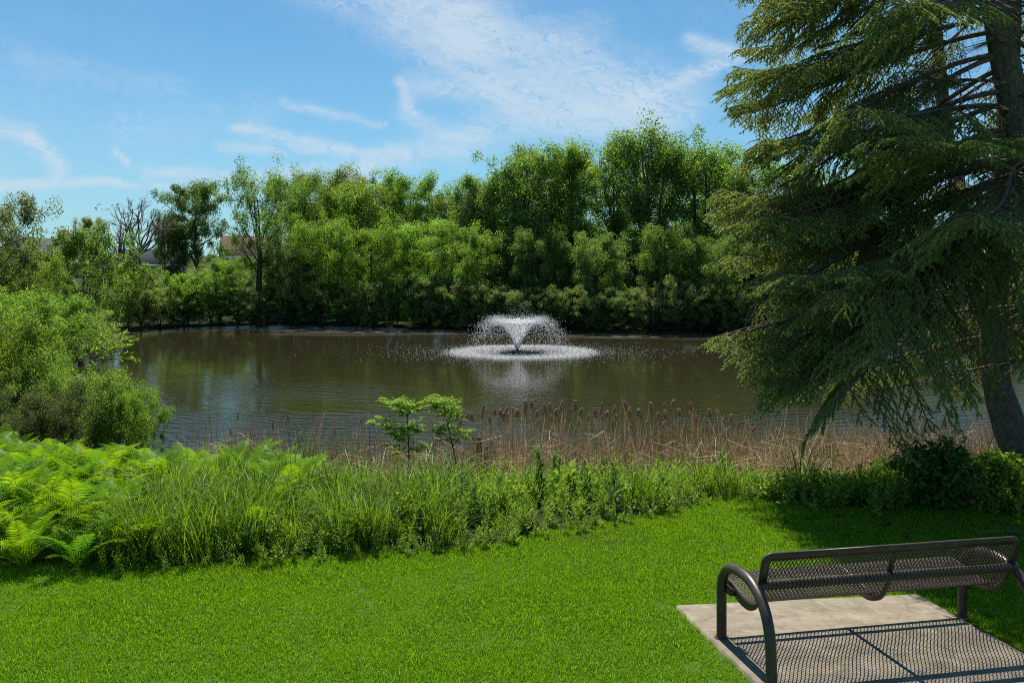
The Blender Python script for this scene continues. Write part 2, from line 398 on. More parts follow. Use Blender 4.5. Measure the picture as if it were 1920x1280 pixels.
# bench frame of reference
BU = np.array([.979, .2024]); BV = np.array([.2024, -.979]); B0 = np.array([1.4055, 6.259]); BL = 1.83
def bw(s, d, z): q = B0+BU*s+BV*d; return np.array([q[0], q[1], z])

# concrete pad, in bench coordinates
def slab_pt(s, d): q = B0+BU*s+BV*d; return q
SL = [(-.075, -.50), (1.93, -.50), (1.93, 1.25), (-.075, 1.25)]
# match the far corners seen in the photograph
cfl = P(1268, 1133, 1)[:2]; 
def onplane(px, py, z=0.0): Z = (CAMH-z)*F/(py-HY); return np.array([(px-960)/F*Z, Z])
A = onplane(1268, 1133, .03); B = onplane(1720, 1112, .03)
Cc = B+BV*1.95; D = A+BV*1.95
slab = [A, B, Cc, D]
mb = MB(); top = np.array([[*q, .03] for q in slab]); cen = top.mean(0)
inn = cen+(top-cen)*np.array([.988, .988, 1]); top_out = top.copy(); top_out[:, 2] = .022; bot = top.copy(); bot[:, 2] = -.12
V = np.vstack([inn, top_out, bot]); fs = [[3, 2, 1, 0][::-1]]
for k in range(4):
    k2 = (k+1) % 4; fs += [[k, k+4, k2+4, k2], [k+4, k+8, k2+8, k2+4]]
mb.add(V, fs); tag(link('concrete_pad', mb.mesh('concrete_pad', M['concrete'])), 'square tan concrete pad set in the lawn under the bench', 'concrete pad')

# ------------------------------------------------------------------ bench
bench = empty('park_bench', (B0[0], B0[1], .03), math.atan2(BU[1], BU[0]))
tag(bench, 'dark brown metal mesh bench on the concrete pad, seen from behind', 'bench')
# local axes: x along the bench, y = away from camera => d = -y
def L3(s, d, z): return (s, -d, z)
hoop = [(0, 0), (0, .30), (.003, .36), (.03, .43), (.09, .49), (.18, .52), (.29, .535), (.40, .53), (.50, .502), (.59, .445), (.65, .37), (.685, .28), (.70, .18), (.705, 0)]
def smooth_path(P_, k=2):
    P_ = np.array(P_, float)
    for _ in range(k):
        Q = [P_[0]]
        for a, b in zip(P_[:-1], P_[1:]): Q += [a*.75+b*.25, a*.25+b*.75]
        P_ = np.array(Q+[P_[-1]])
    return P_
hp = smooth_path(hoop, 2)
def hoop_mesh():
    mb = MB(); mb.tube([L3(0, d, z) for d, z in hp], .0335, 16); return mb.mesh('arm_hoop', M['coat'], True)
hm = hoop_mesh()
def disc(r, h, k=20):
    mb = MB(); mb.tube([(0, 0, 0), (0, 0, h*.7), (0, 0, h)], [r, r, r*.93], k, True); return mb.mesh('disc', M['coat'])
fp = disc(.048, .008); bolt_me = MB().tube([(0, 0, 0), (0, 0, .012)], [.011, .011], 6, True).mesh('bolt', M['bolt'])
for s in (0.0, BL):
    link('arm_hoop', hm, bench, (s, 0, 0))
    for d in (0, .705): link('foot_plate', fp, bench, L3(s, d, 0))
seat = smooth_path([(-.150, .335), (-.148, .375), (-.10, .400), (-.02, .402), (.10, .385), (.20, .362), (.30, .352), (.39, .365), (.455, .41), (.49, .465), (.512, .52), (.525, .548), (.55, .552)], 2)
panel = np.array([(.535, .560), (.560, .640), (.590, .735)])
def expanded(path, s0, s1, cw, ch, th, name):
    """expanded metal: diamond lattice of flat strands mapped on a curved strip"""
    seg = np.linalg.norm(np.diff(path, axis=0), axis=1); cum = np.r_[0, np.cumsum(seg)]; Lp = cum[-1]
    nr = int(round(Lp/(ch/2))); nc = int(round((s1-s0)/(cw/2)))
    def pos(ii, jj):
        l = jj/nr*Lp; d = np.interp(l, cum, path[:, 0]); z = np.interp(l, cum, path[:, 1])
        e = 1e-3; d2 = np.interp(l+e, cum, path[:, 0])-np.interp(l-e, cum, path[:, 0]); z2 = np.interp(l+e, cum, path[:, 1])-np.interp(l-e, cum, path[:, 1])
        nrm = np.stack([np.zeros_like(d), z2, d2], -1); nrm = unit(nrm)   # local (x,y,z) with y=-d
        return np.stack([s0+ii/nc*(s1-s0), -d, z], -1), nrm
    I, J = np.meshgrid(np.arange(nc+1), np.arange(nr)); I = I.ravel(); J = J.ravel()
    a, b = [], []
    for sg in (1, -1):
        k = ((I+J) % 2 == 0) & (I+sg >= 0) & (I+sg <= nc); a.append(np.c_[I[k], J[k]]); b.append(np.c_[I[k]+sg, J[k]+1])
    a = np.vstack(a).astype(float); b = np.vstack(b).astype(float)
    pa, na = pos(a[:, 0], a[:, 1]); pb, nb = pos(b[:, 0], b[:, 1])
    D = unit(pb-pa); W_ = unit(np.cross(D, na))*th[0]/2; H_ = na*th[1]/2
    V = np.stack([pa-W_-H_, pa+W_-H_, pa+W_+H_, pa-W_+H_, pb-W_-H_, pb+W_-H_, pb+W_+H_, pb-W_+H_], 1)
    n = len(pa); base = np.arange(n)[:, None, None]*8
    fc = np.array([[0, 1, 5, 4], [1, 2, 6, 5], [2, 3, 7, 6], [3, 0, 4, 7]])[None]
    mb = MB(); mb.add(V, (base+fc).reshape(-1, 4)); return mb.mesh(name, M['coat'])
o = link('seat_mesh', expanded(seat, .045, BL-.045, .0265, .040, (.0052, .0045), 'seat_mesh'), bench); tag(o, kind='stuff')
o = link('back_mesh', expanded(panel, .04, BL-.06, .0265, .046, (.0048, .004), 'back_mesh'), bench); tag(o, kind='stuff')
mb = MB(); mb.tube([L3(s, .540, .528) for s in np.linspace(.012, BL-.012, 24)], .0265, 14, True)
link('rear_pipe', mb.mesh('rear_pipe', M['coat'], True), bench)
# the diamond sheet wrapping the rear pipe shows as ridges
mb = MB()
for s in np.arange(.05, BL-.05, .0265):
    ang = np.linspace(-2.4, 1.3, 7); mb.tube([L3(s+.012*q/6, .540+cos(a)*.0285, .528+sin(a)*.0285) for q, a in enumerate(ang)], .0042, 4)
tag(link('pipe_wrap', mb.mesh('pipe_wrap', M['coat'], True), bench), kind='stuff')
mb = MB(); mb.tube([L3(s, -.146, .345) for s in np.linspace(.04, BL-.04, 4)], .016, 10, True); link('front_rail', mb.mesh('front_rail', M['coat'], True), bench)
mb = MB(); mb.tube([L3(s, -.075, .376) for s in np.linspace(.04, BL-.04, 4)], .019, 10, True); link('seat_rail', mb.mesh('seat_rail', M['coat'], True), bench)
def flat_strip(pts, wvec, tvec):
    pts = np.array(pts, float); w_ = np.array(wvec, float)/2; t_ = np.array(tvec, float)/2
    V = np.stack([pts-w_-t_, pts+w_-t_, pts+w_+t_, pts-w_+t_], 1); n = len(pts)
    f = []
    for i_ in range(n-1):
        for q in range(4): f.append([i_*4+q, i_*4+(q+1) % 4, i_*4+4+(q+1) % 4, i_*4+4+q])
    f += [[0, 3, 2, 1], [n*4-4, n*4-3, n*4-2, n*4-1]]
    mb = MB(); mb.add(V.reshape(-1, 3), f); return mb
# back frame: top bar and side stiles bent from flat bar, rounded upper corners
pd, pz = panel[-1]; lean = unit(np.array([0, -(panel[-1][0]-panel[0][0]), panel[-1][1]-panel[0][1]])); nrm = np.array([0, lean[2], -lean[1]])
mb = MB()
def frame_strip(loop, wid):
    loop = np.array(loop, float); T = unit(np.gradient(loop, axis=0)); Wv = unit(np.cross(T, nrm))*wid/2; Tv = nrm*.006
    V = np.stack([loop-Wv-Tv, loop+Wv-Tv, loop+Wv+Tv, loop-Wv+Tv], 1); n = len(loop); f = []
    for i_ in range(n-1):
        for q in range(4): f.append([i_*4+q, i_*4+(q+1) % 4, i_*4+4+(q+1) % 4, i_*4+4+q])
    f += [[0, 3, 2, 1], [n*4-4, n*4-3, n*4-2, n*4-1]]
    mb.add(V.reshape(-1, 3), f)
def pp(s, t):   # point on panel plane, t along the lean
    return np.array([s, -panel[0][0], panel[0][1]])+lean*t
HT = .165; ss0, ss1 = .028, BL-.045; rc = .035
lp = [pp(ss0, -.03), pp(ss0, .06), pp(ss0, HT-rc)]+[pp(ss0+rc-rc*cos(a), HT-rc+rc*sin(a)) for a in np.linspace(.2, pi/2, 5)]
lp += [pp(s, HT) for s in np.linspace(ss0+rc+.02, ss1-rc-.02, 6)]+[pp(ss1-rc+rc*sin(a), HT-rc+rc*cos(a)) for a in np.linspace(0, pi/2-.2, 5)]+[pp(ss1, HT-rc-.005), pp(ss1, .06), pp(ss1, -.03)]
frame_strip(lp, .054); link('back_frame', mb.mesh('back_frame', M['coat']), bench)
mb = MB(); c_ = pp(ss0+rc, HT)+lean*.022+nrm*0; mb.box(pp((ss0+ss1)/2, HT+.0255), ((ss1-ss0)/2-rc, .011, .0025)); link('top_lip', mb.mesh('top_lip', M['coat']), bench)
mb = MB(); frame_strip([pp(.90, -.02), pp(.90, .1), pp(.90, HT-.02)], .030); link('back_strap', mb.mesh('back_strap', M['coat']), bench)
def end_plate(th=.008, inset=0):
    q = seat[:-6]; low = []
    for d, z in q:
        t = np.clip((d+.15)/.62, 0, 1); low.append((d, z-.022-.052*math.sin(pi*t)**.8))
    up = [(d, z+.004) for d, z in q]; mb = MB(); n = len(q); V = []
    for side in (-th/2, th/2): V += [L3(side, d, z) for d, z in up]+[L3(side, d, z) for d, z in low]
    f = []
    for i_ in range(n-1):
        f += [[i_, i_+1, n+i_+1, n+i_], [2*n+i_, 3*n+i_, 3*n+i_+1, 2*n+i_+1], [i_, 2*n+i_, 2*n+i_+1, i_+1], [n+i_, n+i_+1, 3*n+i_+1, 3*n+i_]]
    f += [[0, n, 3*n, 2*n], [n-1, 3*n-1, 4*n-1, 2*n-1]]
    mb.add(V, f); return mb.mesh('end_plate', M['coat'])
ep = end_plate()
link('end_plate', ep, bench, (.046, 0, 0)); link('end_plate', ep, bench, (BL-.046, 0, 0)); link('seat_rib', end_plate(.03), bench, (.915, 0, 0))
for s, sg in ((.0, 1), (BL, -1)):
    mb = MB(); mb.box(L3(s+sg*.03, .055, .335), (.02, .06, .018)); br = link('bracket', mb.mesh('bracket', M['coat']), bench)
    mb = MB(); mb.tube([L3(s+sg*.0, .62, .41), L3(s+sg*.02, .54, .528)], .016, 8); link('bracket', mb.mesh('bracket', M['coat'], True), bench)
    for d in (.045, .085):
        b_ = link('bolt', bolt_me, br, L3(s+sg*.052, d, .338)); b_.rotation_euler = (0, sg*pi/2, 0)

# ------------------------------------------------------------------ scattering (only for what nobody could count)
def scatter(name, pts, variants, rng, smin, smax, tilt=.12, rzfix=None, sc_arr=None):
    pts = np.asarray(pts, float); n = len(pts)
    me = bpy.data.meshes.new(name); me.vertices.add(n); me.vertices.foreach_set('co', pts.astype(np.float32).ravel())
    rot = np.c_[rng.normal(0, tilt, n), rng.normal(0, tilt, n), rng.uniform(0, 2*pi, n) if rzfix is None else rzfix]
    s_ = rng.uniform(smin, smax, n) if sc_arr is None else sc_arr
    a = me.attributes.new('rot', 'FLOAT_VECTOR', 'POINT'); a.data.foreach_set('vector', rot.astype(np.float32).ravel())
    a = me.attributes.new('scl', 'FLOAT', 'POINT'); a.data.foreach_set('value', s_.astype(np.float32))
    a = me.attributes.new('idx', 'INT', 'POINT'); a.data.foreach_set('value', rng.integers(0, len(variants), n).astype(np.int32))
    c = bpy.data.collections.new(name+'_source')
    for v in variants:
        c.objects.link(bpy.data.objects.new(v.name, v))
    g = bpy.data.node_groups.new(name, 'GeometryNodeTree')
    g.interface.new_socket('Geometry', in_out='INPUT', socket_type='NodeSocketGeometry'); g.interface.new_socket('Geometry', in_out='OUTPUT', socket_type='NodeSocketGeometry')
    gi = g.nodes.new('NodeGroupInput'); go = g.nodes.new('NodeGroupOutput')
    ci = g.nodes.new('GeometryNodeCollectionInfo'); ci.inputs['Collection'].default_value = c; ci.inputs['Separate Children'].default_value = True; ci.inputs['Reset Children'].default_value = True
    ip = g.nodes.new('GeometryNodeInstanceOnPoints'); ip.inputs['Pick Instance'].default_value = True
    def na(nm, ty):
        q = g.nodes.new('GeometryNodeInputNamedAttribute'); q.data_type = ty; q.inputs['Name'].default_value = nm; return q.outputs['Attribute']
    L_ = g.links.new
    L_(gi.outputs[0], ip.inputs['Points']); L_(ci.outputs[0], ip.inputs['Instance']); L_(na('idx', 'INT'), ip.inputs['Instance Index'])
    L_(na('rot', 'FLOAT_VECTOR'), ip.inputs['Rotation']); L_(na('scl', 'FLOAT'), ip.inputs['Scale']); L_(ip.outputs[0], go.inputs[0])
    o = bpy.data.objects.new(name, me); COL.objects.link(o); m_ = o.modifiers.new('scatter', 'NODES'); m_.node_group = g
    return o
def with_z(xy, dz=0): return np.c_[xy, gz(xy[:, 0], xy[:, 1])+dz]
def jgrid(x0, x1, y0, y1, st, rng):
    X, Y = np.meshgrid(np.arange(x0, x1, st), np.arange(y0, y1, st)); q = np.c_[X.ravel(), Y.ravel()]
    return q+rng.uniform(-st*.5, st*.5, q.shape)

def in_slab(q, m=0.0):
    r = q-A; u = unit(B-A); v = BV
    # solve r = a u + b v
    det = u[0]*v[1]-u[1]*v[0]; a = (r[:, 0]*v[1]-r[:, 1]*v[0])/det; b = (u[0]*r[:, 1]-u[1]*r[:, 0])/det
    return (a > -m) & (a < np.linalg.norm(B-A)+m) & (b > -m) & (b < 1.95+m)

# lawn
def grass_patch(seed, n=240, half=.10, h=(.018, .040)):
    r = np.random.default_rng(seed); p = np.c_[r.uniform(-half, half, (n, 2)), np.zeros(n)]
    az = r.uniform(0, 2*pi, n); hh = r.uniform(*h, n); lean_ = r.uniform(.05, .7, n)
    D = np.c_[np.cos(az)*lean_, np.sin(az)*lean_, np.ones(n)]; D = unit(D)
    S = np.c_[-np.sin(az), np.cos(az), np.zeros(n)]; wd = r.uniform(.0018, .0032, n)[:, None]
    mid = p+D*hh[:, None]*.55; tip = p+D*hh[:, None]+np.c_[np.cos(az), np.sin(az), -np.ones(n)*.4]*(hh*lean_*.35)[:, None]
    V = np.stack([p-S*wd, p+S*wd, mid+S*wd*.8, mid-S*wd*.8, tip], 1)
    b = np.arange(n)[:, None]*5
    mb = MB(); mb.add(V, np.hstack([b, b+1, b+2, b+3])); mb.f.append(np.hstack([b+3, b+2, b+4])); mb.mi.append((n, 0))
    return mb.mesh('grass_tuft', M['lawn'])
rg = np.random.default_rng(5)
q = jgrid(-9, 10, 3.2, 10.4, .105, rg)
q = q[(q[:, 1] < lawn_edge(q[:, 0])+.35+.12*np.sin(q[:, 0]*3)) & ~in_slab(q, .05)]
q = q[np.abs(q[:, 0]) < q[:, 1]*.62+1.2]
fld = np.sin(q[:, 0]*2.1+np.sin(q[:, 1]*3))*np.sin(q[:, 1]*1.7+2)
s_ = rg.uniform(.75, 1.15, len(q))*(1+.18*fld)
bare = np.exp(-((q[:, 0]+.22)**2+(q[:, 1]-6.32)**2)/.012); s_ *= 1-.45*bare
tag(scatter('lawn_grass', with_z(q, -.004), [grass_patch(k) for k in range(5)], rg, 0, 0, .05, sc_arr=s_), 'bright green mown lawn grass around the bench', 'grass', kind='stuff')

# ------------------------------------------------------------------ meadow plants on the bank
def blades_clump(name, seed, n, hr, wr, spread, droop, m, k=6, upright=.25):
    r = np.random.default_rng(seed); mb = MB()
    p = np.c_[r.normal(0, spread, (n, 2)), np.zeros(n)]; az = r.uniform(0, 2*pi, n); hh = r.uniform(*hr, n); wd = r.uniform(*wr, n); dr = r.uniform(*droop, n)
    t = np.linspace(0, 1, k)[None, :, None]
    dirh = np.c_[np.cos(az), np.sin(az), np.zeros(n)][:, None]; S = np.c_[-np.sin(az), np.cos(az), np.zeros(n)][:, None]
    up = np.array([0, 0, 1.])[None, None]
    H_ = hh[:, None, None]; Dr = dr[:, None, None]
    C = p[:, None]+up*(H_*(t-Dr*.45*t**3))+dirh*H_*(upright*t+Dr*.6*t**2.4)
    W_ = wd[:, None, None]*np.clip(1-t**3, .04, 1)*np.clip(.45+t*3, 0, 1)
    V = np.stack([C-S*W_, C+S*W_], 2)   # n,k,2,3
    b = np.arange(n)[:, None]*2*k+np.arange(k-1)[None]*2
    mb.add(V, np.stack([b, b+1, b+3, b+2], -1).reshape(-1, 4)); return mb.mesh(name, m)

def fern_frond(seed, L=.95, m=None):
    r = np.random.default_rng(seed); mb = MB(); n = 26
    s = np.linspace(0, 1, 14); ax = np.c_[L*(.42*s**1.3+.16*s**3), np.zeros(14), L*(.93*s-.26*s**2.6)]
    ax[:, 1] = .02*np.sin(s*5+r.uniform(0, 6)); mb.tube(ax, np.linspace(.0045, .001, 14), 3)
    T = unit(np.gradient(ax, axis=0)); 
    for i_ in range(n):
        u = .14+.86*i_/n; c = np.array([np.interp(u, s, ax[:, q_]) for q_ in range(3)]); t = np.array([np.interp(u, s, T[:, q_]) for q_ in range(3)])
        ln = L*.19*(math.sin(pi*min(1, (u-.08)/.92)**.8)**.8)+.012; wd = .0085*min(1, ln/.08)+.002
        nn = unit(np.array([-t[2], 0, t[0]]))
        for sg in (1, -1):
            S = np.array([0, sg, 0.]); d0 = unit(S*1+t*.45+nn*r.uniform(.05, .25)); 
            a = c; b_ = c+d0*ln*.5; e = c+d0*ln+np.array([0, 0, -ln*.16])
            V = [a-t*wd*.7, a+t*wd*.7, b_+t*wd, b_-t*wd, e]
            mb.add(V, [[0, 1, 2, 3]]); mb.f.append(np.array([[3, 2, 4]])+mb.n-5); mb.mi.append((1, 0))
    return mb.mesh('frond', m or M['fern'])
FR = [fern_frond(20+k, .9+.06*k) for k in range(4)]
def join_at(meshes_xf, name, mats):
    mb = MB()
    for me, rz, ti, loc, s in meshes_xf:
        nv = len(me.vertices); V = np.empty(nv*3, np.float32); me.vertices.foreach_get('co', V); V = V.reshape(-1, 3)*s
        V = V @ np.array([[cos(ti), 0, sin(ti)], [0, 1, 0], [-sin(ti), 0, cos(ti)]]).T
        V = V @ np.array([[cos(rz), -sin(rz), 0], [sin(rz), cos(rz), 0], [0, 0, 1]]).T+np.array(loc)
        qs = [list(p_.vertices) for p_ in me.polygons]; q4 = [f for f in qs if len(f) == 4]; q3 = [f for f in qs if len(f) == 3]
        st = mb.n; mb.add(V, q4)
        if q3: mb.f.append(np.array(q3)+st); mb.mi.append((len(q3), 0))
    return mb.mesh(name, mats)
def fern_variant(seed):
    r = random.Random(seed); xs = []; n = 10
    for k in range(n): xs.append((FR[r.randrange(4)], k*2*pi/n+r.uniform(-.3, .3), r.uniform(-.15, .35), (0, 0, 0), r.uniform(.7, 1.05)))
    return join_at(xs, 'fern_plant', M['fern'])
FV = [fern_variant(s) for s in range(4)]

rg = np.random.default_rng(11)
q = jgrid(-15, -.8, 7.2, 15.2, .27, rg); R_ = q[:, 0]/q[:, 1]; E_ = lawn_edge(q[:, 0])
k = ((R_ < -.40) & (q[:, 1] > E_+.45)) | ((R_ < -.215) & (q[:, 1] > 10.1+rg.normal(0, .35, len(q)))) | ((R_ < -.235) & (R_ > -.29) & (q[:, 1] > 8.7+rg.normal(0, .25, len(q))))
k &= (pond_dist(q[:, 0], q[:, 1]) > 1.6) & ((R_ > -.62)); q = q[k]
tag(scatter('fern_bed', with_z(q), FV, rg, .46, .80, .14), 'bed of yellow-green ferns between the lawn and the left shrubs', 'ferns', kind='stuff')
# nearest ferns, one object each, fronds as parts
fern_spots = [(150, 1070, 1.0, 'fern with broad lit fronds, front row at the lawn edge near the left picture border'),
              (45, 1072, .8, 'small fern at the lawn edge, leftmost of the front ferns'),
              (255, 1045, 1.0, 'large fern with bright arching fronds beside the long grass'),
              (75, 1010, .9, 'fern standing behind the leftmost front fern'),
              (210, 985, .95, 'tall fern just behind the broad-fronded front fern'),
              (330, 1020, .8, 'fern half sunk in the long green grass')]
rr = random.Random(3)
for (px, py, s, lab) in fern_spots:
    q0 = onplane(px, py, -.02); z0 = gz1(*q0); o = empty('fern', (q0[0], q0[1], z0-.02), rr.uniform(0, 6), s*.68)
    tag(o, lab, 'fern', 'ferns along the lawn edge')
    for k in range(10):
        c = link('frond', FR[rr.randrange(4)], o, (0, 0, 0), k*2*pi/10+rr.uniform(-.3, .3)); c.rotation_euler.y = rr.uniform(-.15, .35); c.scale = (rr.uniform(.75, 1.05),)*3

# long grass clumps
TG = [blades_clump('long_grass', 40+k, 70, (.4, .80), (.003, .006), .09, (.2, 1.0), M['tall_grass'], 7, .18) for k in range(4)]
q = jgrid(-4.6, .3, 7.4, 12.2, .20, rg); R_ = q[:, 0]/q[:, 1]; E_ = lawn_edge(q[:, 0])
k = (R_ > -.43) & (R_ < -.10) & (q[:, 1] > E_+.38) & (q[:, 1] < 9.9+rg.normal(0, .4, len(q)))
k |= (R_ > -.2) & (R_ < -.06) & (q[:, 1] > E_+.4) & (q[:, 1] < 10.4)
k &= rg.random(len(q)) < np.where(R_ < -.16, .85, .42)
q2 = jgrid(-.9, 5.5, 8.3, 12.5, .42, rg); q2 = q2[(q2[:, 1] > lawn_edge(q2[:, 0])+.3) & (rg.random(len(q2)) < .25) & (q2[:, 0] < q2[:, 1]*.42)]; q = np.vstack([q[k], q2]); k = slice(None)
tag(scatter('long_grass', with_z(q[k]), TG, rg, .6, 1.1, .12), 'long arching dark green grass beside the ferns', 'grass', kind='stuff')
# leafy weeds
def weed_plant(seed, H, n, ll, lw, m, spread=.06, stems=4, round_=False):
    r = np.random.default_rng(seed); mb = MB()
    for s in range(stems):
        az = r.uniform(0, 2*pi); b0 = np.r_[r.normal(0, spread, 2), 0]; h = H*r.uniform(.7, 1.1); le = r.uniform(.05, .3)
        t = np.linspace(0, 1, 5); ax = b0+np.c_[cos(az)*le*h*t**1.5, sin(az)*le*h*t**1.5, h*t]; mb.tube(ax, np.linspace(.004, .0015, 5), 3)
        u = np.linspace(.12, 1, n); c = np.stack([np.interp(u, t, ax[:, q_]) for q_ in range(3)], 1)
        a2 = np.arange(n)*2.4+r.uniform(0, 6); up = r.uniform(.1, .9, n)+u*.5
        D = unit(np.c_[np.cos(a2), np.sin(a2), up]); Nn = unit(np.c_[-np.cos(a2)*up, -np.sin(a2)*up, np.ones(n)]+r.normal(0, .2, (n, 3)))
        Ln = ll*r.uniform(.7, 1.2, n)*(1.15-.55*u); mb.leaves(c, Nn, D, Ln, Ln*lw, .15)
    return mb.mesh('weed_plant', m)
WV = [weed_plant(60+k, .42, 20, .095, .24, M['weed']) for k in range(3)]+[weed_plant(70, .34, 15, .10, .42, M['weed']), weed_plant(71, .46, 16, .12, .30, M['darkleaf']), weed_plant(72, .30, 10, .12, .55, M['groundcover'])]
q = jgrid(-4.4, 6.5, 7.4, 14.6, .135, rg); R_ = q[:, 0]/q[:, 1]; E_ = lawn_edge(q[:, 0])
d_ = q[:, 1]-E_; k = (d_ > .12) & (R_ > -.46) & ((R_ > -.12) | (d_ < .75)) & (R_ < .62)
k &= ~((R_ > .385) & (R_ < .50) & (d_ < .9)); q = q[k]; d_ = d_[k]; R_ = q[:, 0]/q[:, 1]
s_ = rg.uniform(.65, 1.15, len(q))*np.interp(d_, [.1, .5, 1.2, 3, 5], [.42, .70, .82, .56, .36])*(1+.25*np.sin(q[:, 0]*2.3)*np.sin(q[:, 1]*1.9+q[:, 0])+.18*np.sin(q[:, 0]*7.1+q[:, 1]*3)*np.sin(q[:, 1]*6.3))*rg.choice([.8, 1, 1.3], len(q), p=[.4, .5, .1])
tag(scatter('weeds', with_z(q), WV, rg, 0, 0, .16, sc_arr=s_), 'leafy green weeds covering the bank between lawn and cattails', 'weeds', kind='stuff')
# light ground cover right of centre and behind
GV = [weed_plant(80+k, .22, 9, .075, .75, M['groundcover'], .09, 6) for k in range(3)]
q = jgrid(.4, 7.5, 8.9, 14.8, .15, rg); R_ = q[:, 0]/q[:, 1]; E_ = lawn_edge(q[:, 0]); d_ = q[:, 1]-E_
f_ = np.sin(q[:, 0]*1.7+1)*np.sin(q[:, 1]*2.1)
k = (d_ > .02) & (((R_ > .27) & (R_ < .42) & (f_ > -.75)) | ((d_ > 3.0) & (f_ > -.2)) | (R_ > .5)) & (R_ < .66)
tag(scatter('ground_cover', with_z(q[k]), GV, rg, .7, 1.3, .16), 'pale green broad-leaved ground cover in front of the dark shrub', 'ground cover', kind='stuff')
# green reed leaves, and dead reed litter
RG = [blades_clump('reed_leaf', 90+k, 14, (.8, 1.5), (.005, .009), .10, (.0, .35), M['reed_green'], 5, .12) for k in range(3)]
q = np.vstack([np.c_[rg.uniform(-3.4, -.2, 60), rg.uniform(12.6, 15.8, 60)], np.c_[rg.uniform(-1, 6, 40), rg.uniform(13.4, 15.6, 40)], np.c_[rg.uniform(-6.5, -3, 14), rg.uniform(15.4, 16.6, 14)]])
tag(scatter('reed_leaves', with_z(q), RG, rg, .7, 1.15, .08), 'green upright reed leaves among the dead stalks', 'reeds', kind='stuff')
def dead_clump(seed, n, hmax, bend):
    r = np.random.default_rng(seed); mb = MB()
    for _ in range(n):
        p = np.r_[r.normal(0, .14, 2), 0]; az = r.uniform(0, 2*pi); h = r.uniform(.35, 1)*hmax; dh = np.array([cos(az), sin(az), 0])
        if r.random() < bend:
            kx = p+np.array([0, 0, h*r.uniform(.4, .8)])+dh*h*.12; e = kx+dh*h*r.uniform(.2, .6)+np.array([0, 0, h*r.uniform(-.5, .15)]); pts = [p, (p+kx)/2, kx, e]
        else: pts = [p, p+np.array([0, 0, h*.5])+dh*h*.03, p+np.array([0, 0, h])+dh*h*r.uniform(0, .15)]
        rd = r.uniform(.004, .008); mb.tube(pts, np.linspace(rd, rd*.5, len(pts)), 3)
    return mb.mesh('dead_stalks', M['dead'])
DV = [dead_clump(100+k, 30, 1.75, .62) for k in range(4)]
DT = [dead_clump(110+k, 14, 1.5, .12) for k in range(2)]
q = jgrid(-.4, 7.6, 13.0, 16.4, .165, rg); k = rg.random(len(q)) < np.interp(q[:, 0], [-.4, 1, 2, 8], [.45, .85, 1, 1])
k &= (pond_dist(q[:, 0], q[:, 1]) > -.8)
tag(scatter('dead_reeds', with_z(q[k]), DV, rg, .58, 1.0, .2), 'tangle of bent tan dead reeds under the cattail heads', 'reeds', kind='stuff')
q = np.c_[rg.uniform(-4.6, .6, 290), rg.uniform(13.0, 15.6, 290)]
tag(scatter('dead_stubble', with_z(q), DT+DV[:1], rg, .6, 1.1, .06), 'short grey-brown reed stubble at the near shore left of the posts', 'reeds', kind='stuff')

# cattails: each a thing
def cattail_head(seed):
    r = np.random.default_rng(seed); t = np.linspace(0, 1, 9); prof = np.array([.25, .8, 1, 1.05, 1.1, 1.15, 1.1, .8, .2])*.030*r.uniform(.8, 1.25)
    P_ = np.c_[.02*np.sin(t*3+r.uniform(0, 6)), .015*np.cos(t*2), t*.20*r.uniform(.8, 1.1)]
    mb = MB(); mb.tube(P_, prof*(1+r.normal(0, .12, 9)), 9)
    n = 120; u = r.uniform(0.05, 1, n); a = r.uniform(0, 2*pi, n); rad = np.interp(u, t, prof)
    c = np.stack([np.interp(u, t, P_[:, q_]) for q_ in range(3)], 1)+np.c_[np.cos(a)*rad, np.sin(a)*rad, np.zeros(n)]*.9
    D = unit(np.c_[np.cos(a), np.sin(a), r.uniform(-.5, .9, n)]); mb.leaves(c, unit(np.cross(D, r.normal(0, 1, (n, 3)))), D, r.uniform(.008, .022, n), r.uniform(.006, .012, n))
    return mb.mesh('seed_head', M['cattail'])
CH = [cattail_head(k) for k in range(5)]
def cat_stem(seed, H):
    r = np.random.default_rng(seed); az = r.uniform(0, 6.28); t = np.linspace(0, 1, 6); mb = MB()
    P_ = np.c_[cos(az)*.07*t**2, sin(az)*.07*t**2, H*t]; mb.tube(P_, np.linspace(.0075, .005, 6), 5); return mb.mesh('stem', M['dead']), P_[-1]
CS = [cat_stem(k, 1.0) for k in range(4)]
def cat_leaf(seed):
    r = np.random.default_rng(seed); t = np.linspace(0, 1, 6); az = r.uniform(0, 6.28); d = np.array([cos(az), sin(az), 0]); s_v = np.array([-sin(az), cos(az), 0])
    C = d*(.10*t+.35*np.clip(t-.5, 0, 1)**1.2)[:, None]+np.array([0, 0, 1])*(.8*t-.9*np.clip(t-.6, 0, 1))[:, None]
    wd = (.008*(1-t**2)+.001)[:, None]; V = np.stack([C-s_v*wd, C+s_v*wd], 1); b = np.arange(5)[:, None]*2
    mb = MB(); mb.add(V, np.hstack([b, b+1, b+3, b+2])); return mb.mesh('dead_leaf', M['dead'])
CLf = [cat_leaf(k) for k in range(3)]
rr = random.Random(21)
